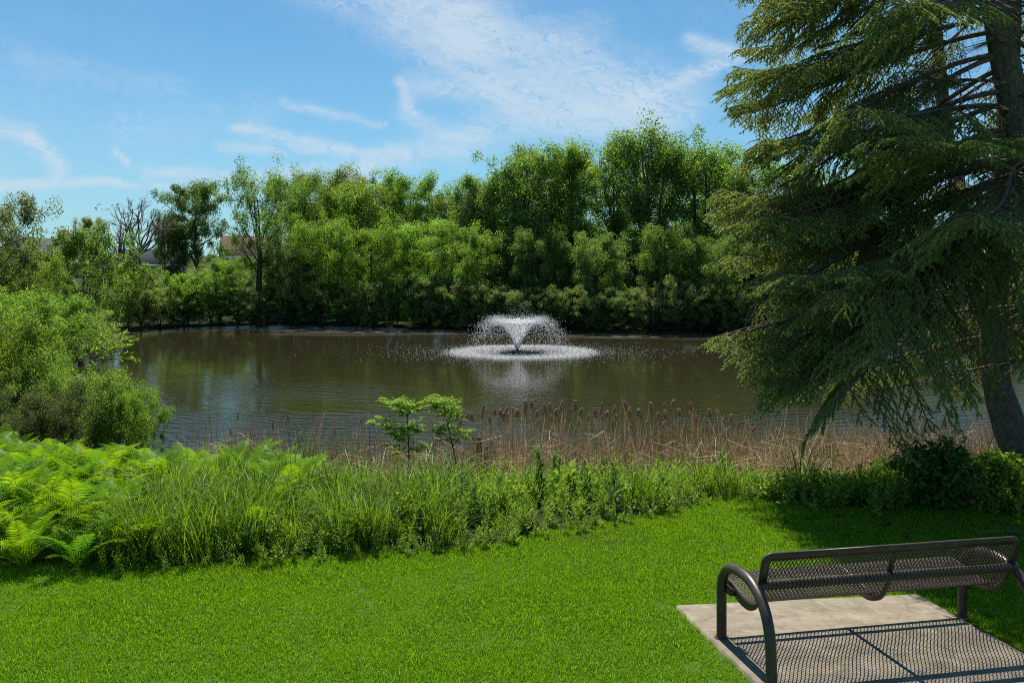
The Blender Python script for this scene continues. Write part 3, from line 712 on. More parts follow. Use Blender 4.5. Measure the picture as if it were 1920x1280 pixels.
heads = [(880,772),(895,775),(903,772),(912,745+14),(926,782),(934,765),(940,768),(949,765),(938,778),(961,768),(968,762),(974,770),(979,766),(960,778),
         (987,758),(996,752),(999,768),(1017,760),(1020,765),(1027,758),(1025,775),(1044,766),(1055,755),(1060,762),(1072,758),(1086,764),(1096,776),(1110,770),
         (1122,755),(1130,765),(1124,775),(1141,768),(1153,762),(1155,778),(1170,755),(1176,768),(1185,760),(1191,772),(1204,770),(1222,762),(1231,772),(1243,764),
         (1253,758),(1268,752),(1257,774),(1282,766),(1296,772),(1302,758),(1024,808),(953,810),(1312,780),(1270,752+14),(858,780),(862,795),(1335,770),(1350,782),(1368,776),(1392,790),(1420,800),
         (1140,790),(1205,788),(1090,788),(1330,800),(1180,800),(1240,795)]
ONES = ['', 'first', 'second', 'third', 'fourth', 'fifth', 'sixth', 'seventh', 'eighth', 'ninth', 'tenth', 'eleventh', 'twelfth', 'thirteenth', 'fourteenth', 'fifteenth', 'sixteenth', 'seventeenth', 'eighteenth', 'nineteenth']
def ordinal(k):
    if k < 20: return ONES[k]
    t_, u_ = divmod(k, 10); return (['', '', 'twentieth', 'thirtieth', 'fortieth', 'fiftieth', 'sixtieth', 'seventieth'][t_] if u_ == 0 else ['', '', 'twenty', 'thirty', 'forty', 'fifty', 'sixty', 'seventy'][t_]+'-'+ONES[u_])
rank = {i_: k+1 for k, i_ in enumerate(sorted(range(len(heads)), key=lambda j: (heads[j][0], heads[j][1])))}
for i_, (px, py) in enumerate(heads):
    Z = 15.0+rr.uniform(-.4, 1.3); top = P(px, py+9, Z); g = gz1(top[0], Z); H = top[2]-g
    o = empty('cattail', (top[0], Z, g), 0)
    lab = f'cattail with fluffy brown head, {ordinal(rank[i_])} from the left in the row below the fountain'
    tag(o, lab, 'cattail', 'cattails along the near shore')
    sm, e = CS[i_ % 4]; c = link('stem', sm, o); c.scale = (1, 1, H); rz = rr.uniform(0, 6.28); c.rotation_euler.z = rz
    ex, ey = e[0]*cos(rz)-e[1]*sin(rz), e[0]*sin(rz)+e[1]*cos(rz)
    c = link('seed_head', CH[i_ % 5], o, (ex, ey, H-.05), rr.uniform(0, 6)); c.rotation_euler.x = rr.uniform(-.25, .25); c.scale = (rr.uniform(.7, .95),)*3
    for _ in range(2): c = link('dead_leaf', CLf[rr.randrange(3)], o, (0, 0, .1), rr.uniform(0, 6)); c.scale = (1, 1, rr.uniform(1.2, 1.9))
# thin headless stalks at the left of the shore
for i_, px in enumerate([428, 445, 470, 497, 512, 540, 566, 588, 600, 624, 655, 672]):
    Z = 15.6+rr.uniform(0, .7); top = P(px, rr.uniform(775, 830), Z); g = gz1(top[0], Z); o = empty('thin_cattail', (top[0], Z, g))
    tag(o, f'thin dark cattail stalk with slender spike, {ordinal(i_+1)} from the left behind the ferns', 'cattail', 'thin stalks behind the ferns')
    c = link('stem', CS[i_ % 4][0], o); c.scale = (.6, .6, top[2]-g); c = link('spike', CH[i_ % 5], o, (.04*rr.choice((0, 1)), 0, top[2]-g-.05)); c.scale = (.35, .35, .8)

# broken wooden posts at the shore
posts = [(850, 862, 900, .085), (884, 855, 910, .06), (895, 828, 908, .05), (897, 818, 912, .075), (913, 835, 885, .07)]
plabs = ['thick dark broken stump left of the post cluster', 'short dark post, left of the cluster of broken posts', 'slim brown post leaning on the tallest broken post',
         'tallest broken wooden post at the near shore', 'dark broken post standing right of the tallest one']
for (px, pt_, pb, dia), lab in zip(posts, plabs):
    Z = 13.6; t_ = P(px, pt_, Z); g = gz1(t_[0], Z)-.05; r = np.random.default_rng(int(px)); n_ = 9; t = np.linspace(0, 1, n_)
    P_ = np.c_[.02*np.sin(t*4+px), .02*np.cos(t*3), g+(t_[2]-g)*t]; mb = MB(); mb.tube(P_, dia/2*(1+r.normal(0, .12, n_))*np.linspace(1.25, .85, n_), 8, True)
    o = link('broken_post', mb.mesh('broken_post', M['twig'], True), None, (t_[0], Z, 0)); tag(o, lab, 'post', 'broken posts at the near shore')
for (a, b, lab) in [((935, 838+60, 13.2), (800, 840, 14.2), 'thin pale stick slanting across the broken posts'), ((895, 865, 13.5), (928, 912, 13.0), 'dark stick leaning right at the foot of the posts'),
                    ((1000, 850, 14), (935, 900, 13.4), 'pale thin branch lying over the weeds right of the posts')]:
    a = P(*a); b = P(*b); mb = MB(); t = np.linspace(0, 1, 7)[:, None]; pts = a*(1-t)+b*t; pts[:, 2] += .03*np.sin(np.linspace(0, 6, 7)); mb.tube(pts-a, np.linspace(.013, .006, 7), 5)
    o = link('stick', mb.mesh('stick', M['deadwood']), None, a); tag(o, lab, 'stick')

# ------------------------------------------------------------------ trees
def leaf_cloud(mb, C, RC, n_each, r, ls, flat=.7, up=.6, lw=.62, hang=0.0, mi=0):
    n = len(C)*n_each; c = np.repeat(C, n_each, 0); rc = np.repeat(RC, n_each)
    d = unit(r.normal(0, 1, (n, 3))); rad = rc*(.25+.75*r.random(n)**.6); off = d*rad[:, None]; off[:, 2] *= flat
    Nn = unit(d*.7+r.normal(0, .55, (n, 3))+np.array([0, 0, up])); D = unit(np.cross(Nn, r.normal(0, 1, (n, 3)))+np.array([0, 0, -hang]))
    Ln = ls*r.uniform(.6, 1.25, n); mb.leaves(c+off, Nn, D, Ln, Ln*lw, .18, mi)

LEAFK = .98
def tree_meshes(seed, H=1.0, R=.3, base=.25, nl=16, asc=.7, style='round', n_leaf=14000, leaf=.016, rc=.07, forks=1, tr=.018, sub=5, up=.6):
    """unit-height tree; returns trunk mesh and crown mesh"""
    r = np.random.default_rng(seed); wood = MB(); C = []; RCs = []
    def env(u):
        if style == 'round': return math.sqrt(max(.05, 1-((u-.58)/.46)**2))
        if style == 'column': return .55+.45*math.sin(pi*min(1, max(0, (u-base)/(1-base)))**.8)
        if style == 'bush': return math.sqrt(max(.04, 1-((u-.30)/.72)**2)) if u > .3 else .86+.14*u/.3
        if style == 'vase': return .35+.75*u
        return 1
    stems = []
    for f in range(forks):
        az = f*2*pi/forks+r.uniform(0, 1); sp = 0 if forks == 1 else R*r.uniform(.2, .55)
        t = np.linspace(0, 1, 9); wob = r.normal(0, .010, (9, 2)).cumsum(0)*.8; wob[0] = 0
        top = r.uniform(.86, .97) if f else .96
        ax = np.c_[cos(az)*sp*t**1.2+wob[:, 0], sin(az)*sp*t**1.2+wob[:, 1], top*t*H]
        rad = tr/math.sqrt(forks)*(1-.9*t**.85)+.0015; rad[0] *= 1.35; wood.tube(ax, rad, 7); stems.append((ax, rad, t, az))
    for f, (ax, rad, t, saz) in enumerate(stems):
        m = max(3, nl//forks)
        for i_ in range(m):
            u = base+(.97-base)*(i_+r.random()*.9)/m; u = min(u, .96)
            c = np.array([np.interp(u, t, ax[:, q_]) for q_ in range(3)]); r0 = np.interp(u, t, rad)*.55
            az = i_*2.4+r.uniform(-.5, .5)+f*1.3; el = asc*r.uniform(.6, 1.35)*(1 if u < .85 else 1.25); ll = R*env(u)*r.uniform(.7, 1.15)
            ll = max(ll, .05)/max(.35, cos(min(el, 1.2)))
            dh = np.array([cos(az), sin(az), 0]); k = 5; tt = np.linspace(0, 1, k)[:, None]
            L_ = c+ll*(dh*cos(el)*tt+np.array([0, 0, 1])*(sin(el)*tt+.12*tt**2))+r.normal(0, .006, (k, 3))*tt
            over = max(0, L_[-1, 2]-H*1.0); L_[:, 2] -= over*tt[:, 0]
            wood.tube(L_, np.linspace(r0, .0012, k), 5)
            for j in range(sub):
                v = .3+.7*(j+r.random())/sub; p = np.array([np.interp(v, tt[:, 0], L_[:, q_]) for q_ in range(3)])
                dd = unit(r.normal(0, 1, 3)+dh*.5+np.array([0, 0, .45])); e = p+dd*ll*r.uniform(.12, .38)
                wood.tube([p, (p+e)/2+r.normal(0, .004, 3), e], [r0*.35+.001, .0012, .0006], 3)
                C.append(e); RCs.append(rc*r.uniform(.6, 1.25)); 
                if r.random() < .5: C.append((p+e)/2); RCs.append(rc*r.uniform(.4, .8))
            C.append(L_[-1]); RCs.append(rc*r.uniform(.7, 1.1))
    C = np.array(C); RCs = np.array(RCs); cr = MB(); ne = max(1, int(n_leaf*1.9)//len(C)); leaf_cloud(cr, C, RCs*1.32, ne, r, leaf*LEAFK, flat=1.35 if style == 'column' else .85, up=up)
    return wood.mesh('trunk', M['bark']), cr.mesh('crown', M['leaf'])

TREES = {
 'cottonwood': [tree_meshes(1, R=.17, base=.16, nl=32, asc=1.0, style='column', n_leaf=15500, leaf=.0135, rc=.040, forks=3, tr=.020, sub=5),
                tree_meshes(2, R=.20, base=.15, nl=30, asc=.9, style='column', n_leaf=15500, leaf=.0135, rc=.042, forks=2, tr=.018, sub=5),
                tree_meshes(3, R=.15, base=.18, nl=30, asc=1.05, style='column', n_leaf=14000, leaf=.0135, rc=.040, forks=2, tr=.018, sub=5)],
 'round': [tree_meshes(4, R=.38, base=.18, nl=24, asc=.6, n_leaf=20000, leaf=.0155, rc=.062, sub=6),
           tree_meshes(5, R=.34, base=.15, nl=24, asc=.75, n_leaf=20000, leaf=.0155, rc=.058, forks=2, sub=6),
           tree_meshes(6, R=.42, base=.22, nl=22, asc=.5, n_leaf=20000, leaf=.016, rc=.066, sub=6)],
 'bush': [tree_meshes(7, R=.60, base=.04, nl=26, asc=.5, style='bush', n_leaf=14000, leaf=.028, rc=.072, forks=4, tr=.02, sub=9),
          tree_meshes(8, R=.70, base=.03, nl=26, asc=.45, style='bush', n_leaf=14000, leaf=.028, rc=.068, forks=5, tr=.02, sub=9)],
 'oak': [tree_meshes(9, R=.40, base=.25, nl=20, asc=.55, n_leaf=18000, leaf=.017, rc=.055, tr=.03, sub=6)],
 'open': [tree_meshes(14, R=.44, base=.36, nl=18, asc=.7, style='vase', n_leaf=9500, leaf=.015, rc=.05, forks=2, tr=.04, sub=7)],
 'near_shrub': [tree_meshes(12, R=.62, base=.04, nl=40, asc=.55, style='bush', n_leaf=36000, leaf=.021, rc=.085, forks=6, tr=.012, sub=6),
                tree_meshes(13, R=.70, base=.03, nl=40, asc=.5, style='bush', n_leaf=36000, leaf=.020, rc=.080, forks=7, tr=.012, sub=6)],
}
rt = random.Random(77)
def put_tree(kind, px, topy, wpx, Z, col, label, cat='tree', group=None, name=None, v=None, wide=None, sink=0.0, part2='crown'):
    while float(pond_dist([(px-960)/F*Z], [Z])[0]) < .25 and 20 < Z < 90: Z += .25
    X = (px-960)/F*Z; g = gz1(X, Z); top = CAMH-(topy-HY)/F*Z; H = top-g+sink
    vs = TREES[kind]; tm, cm = vs[v if v is not None else rt.randrange(len(vs))]
    Rm = {'cottonwood': .20, 'round': .40, 'bush': .68, 'oak': .42, 'open': .44, 'near_shrub': .68}[kind]
    sx = (wpx/F*Z/2)/Rm
    o = empty(name or 'tree', (X, Z, g-sink), rt.uniform(0, 6.28), (sx, sx, H)); tag(o, label, cat, group)
    link('stems' if 'bush' in kind or 'shrub' in kind else 'trunk', tm, o)
    k = rt.uniform(.9, 1.12); link(part2 if 'shrub' not in kind and kind != 'bush' else 'foliage', cm, o, color=tuple(c*k for c in col)); return o
G1 = (.150, .255, .065); G2 = (.175, .290, .060); G3 = (.130, .215, .070); GY = (.195, .290, .055); GG = (.19, .245, .10); GL = (.185, .32, .050); GD = (.065, .120, .028)
far = [ # kind, px, top y, width px, depth, colour, label
 ('cottonwood', 895, 322, 120, 63, G1, 'slim dark cottonwood, leftmost of the tall open trees'),
 ('cottonwood', 985, 288, 160, 61, G1, 'tall open cottonwood standing directly behind the fountain jet'),
 ('cottonwood', 1075, 272, 150, 62, G2, 'tall cottonwood just right of the fountain jet'),
 ('cottonwood', 1150, 262, 120, 65, G1, 'slender cottonwood between two wider ones right of the fountain'),
 ('cottonwood', 1218, 242, 170, 60, G1, 'tallest tree on the far shore, with forked bare trunks'),
 ('cottonwood', 1318, 268, 170, 61, G2, 'yellow-green cottonwood, next right of the tallest tree'),
 ('cottonwood', 1402, 305, 150, 58, G2, 'cottonwood whose crown meets the tips of the spruce'),
 ('cottonwood', 1500, 300, 170, 58, G1, 'cottonwood half hidden behind the spruce branches'),
 ('cottonwood', 1600, 330, 170, 60, G1, 'cottonwood seen only through gaps in the spruce'),
 ('round', 1040, 300, 190, 75, G3, 'darker tree filling the gap behind the two cottonwoods at the fountain'),
 ('round', 1270, 320, 200, 76, G2, 'broad tree behind the tallest cottonwood'),
 ('round', 940, 355, 150, 72, GY, 'olive green tree behind the leftmost cottonwood'),
 ('round', 865, 372, 130, 72, GY, 'low-topped yellow-green tree where the skyline dips'),
 ('round', 768, 346, 150, 68, G2, 'round-headed tree with a small peak, left of the skyline dip'),
 ('round', 690, 352, 170, 69, GY, 'broad yellow-green tree at the middle of the left tree line'),
 ('round', 610, 338, 160, 76, GG, 'pale willowy crown rising behind the left tree line'),
 ('round', 545, 345, 120, 70, G1, 'dark green tree next right of the forked tree'),
 ('round', 640, 372, 150, 66, G2, 'full tree standing in front of the pale willowy crown'),
 ('open', 485, 345, 150, 58, G1, 'open tree with dark forked leaning trunk on the far left shore'),
 ('oak', 370, 356, 130, 72, G3, 'dark round oak-like tree standing left of the brick house'),
 ('round', 325, 430, 70, 70, GD, 'dark tree at the left foot of the oak-like tree'),
 ('round', 805, 425, 150, 62, GL, 'bright mid-height tree left of the fountain, below the dip'),
 ('round', 600, 425, 130, 62, GL, 'bright mid-height tree right of the forked trunk'),
 ('round', 700, 440, 120, 62, GL, 'pale leafy mid-height tree above the shore shrubs'),
 ('round', 412, 498, 100, 62, GL, 'fresh green tree below the brick house'),
 ('round', 545, 470, 110, 62, G3, 'shaded tree under the dark green one'),
 ('round', 880, 450, 120, 60, G2, 'mid-height tree on the shore left of the spray'),
 ('round', 1250, 440, 130, 57.5, G2, 'mid-green bushy tree below the tallest cottonwood'),
 ('round', 1120, 455, 120, 58.5, G1, 'dark bushy tree right of the spray'),
 ('round', 1015, 445, 120, 60, G1, 'dark bushy tree directly behind the spray'),
 ('round', 1345, 455, 130, 56.5, G1, 'mid-green bushy tree beside the spruce tips'),
 ('round', 950, 430, 120, 64, G2, 'leafy understorey tree between the two left cottonwoods'),
 ('round', 1440, 460, 150, 57, G3, 'dark understorey tree behind the spruce tips'),
 ('round', 1560, 450, 200, 57, G3, 'understorey tree hidden by the spruce, seen in gaps'),
 ('round', 1700, 420, 260, 60, G2, 'broad tree beyond the pond behind the middle of the spruce'),
 ('round', 1860, 430, 240, 60, G2, 'broad tree beyond the pond behind the spruce trunks'),
 ('bush', 150, 450, 190, 47, G1, 'large dark green bush on the left shore below the grey roof'),
 ('bush', 240, 505, 120, 50, GY, 'yellow-green bush on the left shore beside the gap'),
 ('bush', 352, 522, 100, 62, GL, 'light green bush right of the grassy gap'),
 ('bush', 60, 482, 150, 52, GY, 'yellowish bush at the left between pale tree and large bush'),
]
for t in far:
    if t[0] == 'cottonwood': t = (t[0], t[1], t[2]+16, t[3]*.88)+t[4:]
    if t[0] in ('cottonwood', 'round', 'oak') and t[4] < 70: t = t[:4]+(t[4]+(4.5 if t[0] == 'cottonwood' or t[2] < 400 else 1.5),)+t[5:]
    put_tree(t[0], t[1], t[2], t[3], t[4], t[5], t[6], 'bush' if t[0] == 'bush' else 'tree', 'trees on the far shore', {'cottonwood': 'cottonwood_tree', 'oak': 'oak_tree', 'bush': 'bush', 'open': 'forked_tree'}.get(t[0], 'broadleaf_tree'))
# shrubs along the far shoreline
cols = [G1, GG, GG, G1, GG, G3, G1, G3]
def shore_y(px):   # far shoreline depth at a bearing
    m = (px-960)/F; best = 55
    for a, b in zip(POND, np.roll(POND, -1, 0)):
        d = b-a; den = d[0]-m*d[1]
        if abs(den) < 1e-9: continue
        t_ = (m*a[1]-a[0])/den
        if 0 <= t_ <= 1: best = max(best, a[1]+t_*d[1]) if a[1] > 40 else best
    return best
sp = [(265, 545), (300, 570), (345, 540), (395, 535), (445, 548), (500, 540), (555, 550), (605, 535), (655, 560), (700, 540), (745, 525), (790, 520), (835, 530), (875, 545), (915, 540), (955, 550), (1000, 545), (1045, 550),
      (1090, 545), (1135, 560), (1180, 545), (1225, 550), (1270, 530), (1315, 550), (1360, 545), (1410, 550), (1470, 540), (1540, 550), (1620, 540), (1720, 540), (1820, 545), (1910, 540)]
where = ['left of the grassy gap', 'below the forked tree', 'at mid left shore', 'left of the spray', 'behind the spray', 'right of the spray', 'by the spruce tips', 'through the spruce']
ordn = {}
for i_, (px, ty) in enumerate(sp):
    Z = shore_y(px)+rt.uniform(.2, .9); c = cols[rt.randrange(len(cols))]
    wi = 0 if px < 350 else 1 if px < 520 else 2 if px < 720 else 3 if px < 880 else 4 if px < 1060 else 5 if px < 1290 else 6 if px < 1480 else 7
    tone = 'grey-green' if c is GG else 'dark' if c is G3 else 'mid-green'
    lab = f'{tone} shrub on the far waterline {where[wi]}'; ordn[lab] = ordn.get(lab, 0)+1
    if ordn[lab] > 1: lab = ['', '', 'second ', 'third ', 'fourth ', 'fifth '][ordn[lab]]+lab+', from the left'
    put_tree('bush', px, ty, 105, Z, c, lab, 'shrub', 'shrubs along the far waterline', 'shore_shrub')
# second row of dark undergrowth and far backdrop
for i_, px in enumerate(range(470, 1480, 78)):
    Z = shore_y(px)+rt.uniform(4, 7); wi = 1 if px < 520 else 2 if px < 720 else 3 if px < 880 else 4 if px < 1060 else 5 if px < 1290 else 6
    lab = f'dark undergrowth bush behind the waterline shrubs {where[wi]}'; ordn[lab] = ordn.get(lab, 0)+1
    if ordn[lab] > 1: lab = ['', '', 'second ', 'third ', 'fourth ', 'fifth '][ordn[lab]]+lab+', from the left'
    put_tree('bush', px, 492+rt.uniform(-35, 20), 110, Z, G3, lab, 'bush', 'undergrowth behind the waterline', 'undergrowth_bush')
for (px, ty, wd, lab) in [(570, 385, 120, 'distant tree filling the skyline right of the brick house'), (650, 380, 190, 'distant tree behind the left tree line'), (760, 390, 170, 'distant tree behind the peaked round tree'),
                          (870, 400, 150, 'distant tree seen in the skyline dip'), (980, 410, 170, 'distant tree behind the cottonwoods by the jet'), (1090, 415, 170, 'distant tree low behind the slender cottonwood'), (1210, 430, 180, 'distant tree low behind the tallest cottonwood'), (1340, 420, 190, 'distant tree low behind the yellow-green cottonwood'), (1470, 400, 190, 'distant tree low behind the spruce tips')]:
    put_tree('bush', px, ty+10, wd, 80, G2, lab, 'tree', 'distant trees', 'broadleaf_tree')
# left side trees
put_tree('round', 2, 382, 160, 33, (.15, .19, .075), 'pale olive tree with whitish blossom at the left picture edge', name='blossoming_tree', v=2)
put_tree('round', 60, 495, 120, 36, GY, 'low yellow-green tree in front of the pale blossoming one', name='broadleaf_tree', v=0)
put_tree('oak', 172, 415, 60, 85, (.20, .22, .10), 'thin pale leafing tree standing above the large dark bush', name='young_tree')
put_tree('oak', 308, 412, 50, 80, G3, 'thin dark tree right beside the bare tree', name='broadleaf_tree')

# bare tree
def bare_tree(seed):
    r = np.random.default_rng(seed); mb = MB()
    def grow(p, d, L, rad, lev):
        k = 5; t = np.linspace(0, 1, k)[:, None]; cur = unit(np.cross(d, r.normal(0, 1, 3)))
        pts = p+d*L*t+cur*L*.10*np.sin(t*pi)+np.array([0, 0, .05*L])*t**2; mb.tube(pts, np.linspace(rad, rad*.55, k), 5 if lev < 2 else 3)
        if lev >= 5: return
        for j in range(3 if lev < 4 else 4):
            u = r.uniform(.55, 1) if j else 1; q_ = p+(pts[-1]-p)*u; dd = unit(d+r.normal(0, .42, 3)+np.array([0, 0, .12])); grow(q_, dd, L*r.uniform(.55, .75), rad*.56, lev+1)
    grow(np.zeros(3), np.array([.02, 0, 1.]), .40, .034, 0); grow(np.array([.01, 0, .02]), unit(np.array([-.28, .1, 1.])), .36, .028, 1); grow(np.array([0, 0, .1]), unit(np.array([.25, -.1, 1.])), .3, .022, 1)
    V = np.concatenate(mb.v); sc_ = 1/V[:, 2].max(); mb.v = [v*sc_ for v in mb.v]; return mb.mesh('trunk', M['twig'])
Z = 66; X = (250-960)/F*Z; g = gz1(X, Z); Hh = CAMH-(362-HY)/F*Z-g
o = empty('bare_tree', (X, Z, g), 1.2, (Hh*1.0, Hh*1.0, Hh)); tag(o, 'nearly leafless tree with fine grey twigs against the sky at the left', 'tree')
link('trunk', bare_tree(8), o)
r = np.random.default_rng(4); mb = MB(); leaf_cloud(mb, np.c_[r.normal(0, .10, (26, 2)), r.uniform(.35, .9, 26)], np.full(26, .04), 9, r, .02); link('crown', mb.mesh('crown', M['leaf']), o, color=GD)

# left bank shrubs (near)
near_s = [(-30, 590, 260, 17.0, GY, 'light green shrub at the left picture edge behind the ferns'), (75, 560, 230, 23, G2, 'tall round green shrub at the left, upper middle of the bank'),
          (20, 540, 240, 27, GL, 'yellow-green shrub crowning the left bank'), (120, 600, 180, 21, GY, 'glossy yellow-green shrub in the middle of the left bank'),
          (150, 690, 210, 16.8, G2, 'dense mid-green shrub directly behind the ferns'), (235, 720, 130, 16.5, GL, 'rightmost shrub of the left bank, leaning over the water'),
          (60, 720, 170, 15.4, (.10, .13, .055), 'grey-green twiggy shrub behind the ferns at far left'), (190, 650, 130, 20.5, G2, 'green shrub between the glossy one and the water'),
          (120, 585, 150, 32, G1, 'darker shrub farther along the left bank'), (30, 640, 160, 18.8, GL, 'bright shrub on the left bank above the twiggy one')]
for (px, ty, wd, Z, c, lab) in near_s:
    put_tree('near_shrub', px, ty+32, wd, Z, c, lab, 'shrub', 'shrubs on the left bank', 'bank_shrub')
# light feathery branch sticking out over the water
def feather():
    r = np.random.default_rng(2); wood = MB(); cr = MB()
    for k in range(9):
        az = r.uniform(-.5, .5); el = r.uniform(.25, 1.15); L_ = r.uniform(.9, 1.5); t = np.linspace(0, 1, 6)[:, None]; d = np.array([cos(az)*cos(el), sin(az)*cos(el), sin(el)])
        pts = d*L_*t-np.array([0, 0, .18])*L_*t**2; wood.tube(pts, np.linspace(.012, .003, 6), 4)
        n = 60; u = r.uniform(.2, 1, n); c = np.stack([np.interp(u, t[:, 0], pts[:, q_]) for q_ in range(3)], 1)
        D = unit(d*.8+r.normal(0, .5, (n, 3))); cr.leaves(c, unit(r.normal(0, .5, (n, 3))+np.array([0, 0, 1])), D, r.uniform(.08, .14, n), r.uniform(.02, .035, n))
    return wood.mesh('stems', M['bark']), cr.mesh('foliage', M['lime'])
fw, fc = feather(); a = P(165, 680, 22); o = empty('feathery_sapling', (a[0], 22, a[2]), 0, 1.0); g = gz1(a[0], 22)
tag(o, 'feathery yellow-green sapling reaching over the water from the left bank', 'sapling')
mbx = MB(); mbx.tube([(0, 0, g-a[2]-.1), (.05, 0, (g-a[2])/2), (0, 0, 0.02)], [.03, .025, .015], 5); link('trunk', mbx.mesh('trunk', M['bark']), o); link('stems', fw, o); link('foliage', fc, o)

# two young saplings with compound leaves in front of the water
def sapling(name, label, px, tops, Z, seed):
    r = np.random.default_rng(seed); foot = P(px, 905, Z); g = gz1(foot[0], Z); o = empty(name, (foot[0], Z, g)); tag(o, label, 'sapling')
    wood = MB(); main = P(tops[0][0], tops[0][1]+8, Z)-np.array([foot[0], Z, g]); t = np.linspace(0, 1, 7)[:, None]
    pts = main*t+np.array([.04, 0, 0])*np.sin(t*pi); wood.tube(pts, np.linspace(.016, .005, 7), 6)
    for (qx, qy, cw) in tops:
        e = P(qx, qy, Z)-np.array([foot[0], Z, g])+np.array([0, r.uniform(-.15, .15), 0]); u = np.clip(e[2]/main[2]-.14, .2, .95); b = np.array([np.interp(u, t[:, 0], pts[:, k]) for k in range(3)])
        wood.tube([b, b*.5+e*.5+np.array([0, 0, .02]), e], [.006, .004, .002], 4)
        lf = MB(); nc = int(38*cw)
        for k in range(nc):   # compound leaf: petiole with five drooping leaflets
            v = r.random(); s0 = b*(1-(.35+.65*v))+e*(.35+.65*v); az = r.uniform(0, 2*pi); dd = np.array([cos(az), sin(az), r.uniform(-.1, .6)]); dd = unit(dd); L_ = r.uniform(.08, .20)*(.7+.4*cw)
            n = 7; uu = np.linspace(.45, 1, n); c = s0+dd*(L_*uu)[:, None]; side = np.cross(dd, [0, 0, 1.]); side = unit(side)
            sg = np.array([1, -1, 1, -1, 1, -1, 0])[:, None]; D = unit(side*sg*.9+dd*.6+np.array([0, 0, -.45])); lf.leaves(c, unit(np.array([0, 0, 1])+r.normal(0, .3, (n, 3))), D, r.uniform(.05, .082, n), r.uniform(.020, .034, n), .15)
        link('leaves', lf.mesh('leaves', M['lime']), o)
    link('stem', wood.mesh('stem', M['bark']), o)
sapling('sapling', 'lime-green sapling left of the broken posts, its crown spread flat', 760, [(762, 758, 1.2), (728, 752, .9), (708, 785, .9), (780, 755, .8), (770, 798, 1.0), (745, 808, .7), (735, 830, .4), (790, 830, .5)], 12.6, 5)
sapling('sapling', 'lime-green sapling leaning left, just left of the cattail heads', 868, [(830, 752, 1.4), (815, 745, .9), (848, 770, .9), (838, 800, .7), (872, 808, .6), (822, 805, .5)], 13.0, 6)

# shrubs under the spruce
def low_shrub(px, py, wpx, hpx, m, leaf, lw, n, label, name, seed, Z=None, rcf=.22):
    q0 = onplane(px, py); Zz = Z or q0[1]; X = (px-960)/F*Zz; g = gz1(X, Zz); r = np.random.default_rng(seed); Rr = wpx/F*Zz/2; H_ = hpx/F*Zz
    o = empty(name, (X, Zz, g)); tag(o, label, 'shrub'); wood = MB(); C = []; nst = 16
    for k in range(nst):
        az = k*2.4; rr_ = Rr*math.sqrt((k+.5)/nst)*.85; hh = H_*(1-.35*(rr_/Rr)**2)*r.uniform(.8, 1.05)
        e = np.array([cos(az)*rr_, sin(az)*rr_, hh*.9]); t = np.linspace(0, 1, 5)[:, None]; pts = e*t*np.c_[t**.3, t**.3, np.ones_like(t)]; wood.tube(pts, np.linspace(.010, .003, 5), 4)
        for j in range(6):
            u = .25+.75*j/5; C.append(np.array([np.interp(u, t[:, 0], pts[:, q_]) for q_ in range(3)])+r.normal(0, Rr*.12, 3)*np.array([1, 1, .5]))
    C = np.array(C); C[:, 2] = np.maximum(C[:, 2], .06); mb = MB(); leaf_cloud(mb, C, r.uniform(.6, 1.1, len(C))*Rr*rcf, n//len(C), r, leaf, .8, .9, lw)
    link('stems', wood.mesh('stems', M['bark']), o); link('foliage', mb.mesh('foliage', m), o)
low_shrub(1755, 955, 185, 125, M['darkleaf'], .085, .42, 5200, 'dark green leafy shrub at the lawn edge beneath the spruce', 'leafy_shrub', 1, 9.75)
low_shrub(1655, 900, 80, 75, M['weed'], .07, .3, 2200, 'bright upright bushy plant left of the dark leafy shrub', 'bushy_plant', 2, 11.2)
low_shrub(1875, 950, 130, 95, M['weed'], .075, .5, 2600, 'mid-green plant between the dark shrub and the leaning trunk', 'bushy_plant', 3, 10.1)
low_shrub(1405, 905, 55, 45, M['weed'], .10, .5, 420, 'broad-leaved plant standing above the weeds below the spruce tips', 'broadleaf_plant', 4, 11.3, .35)

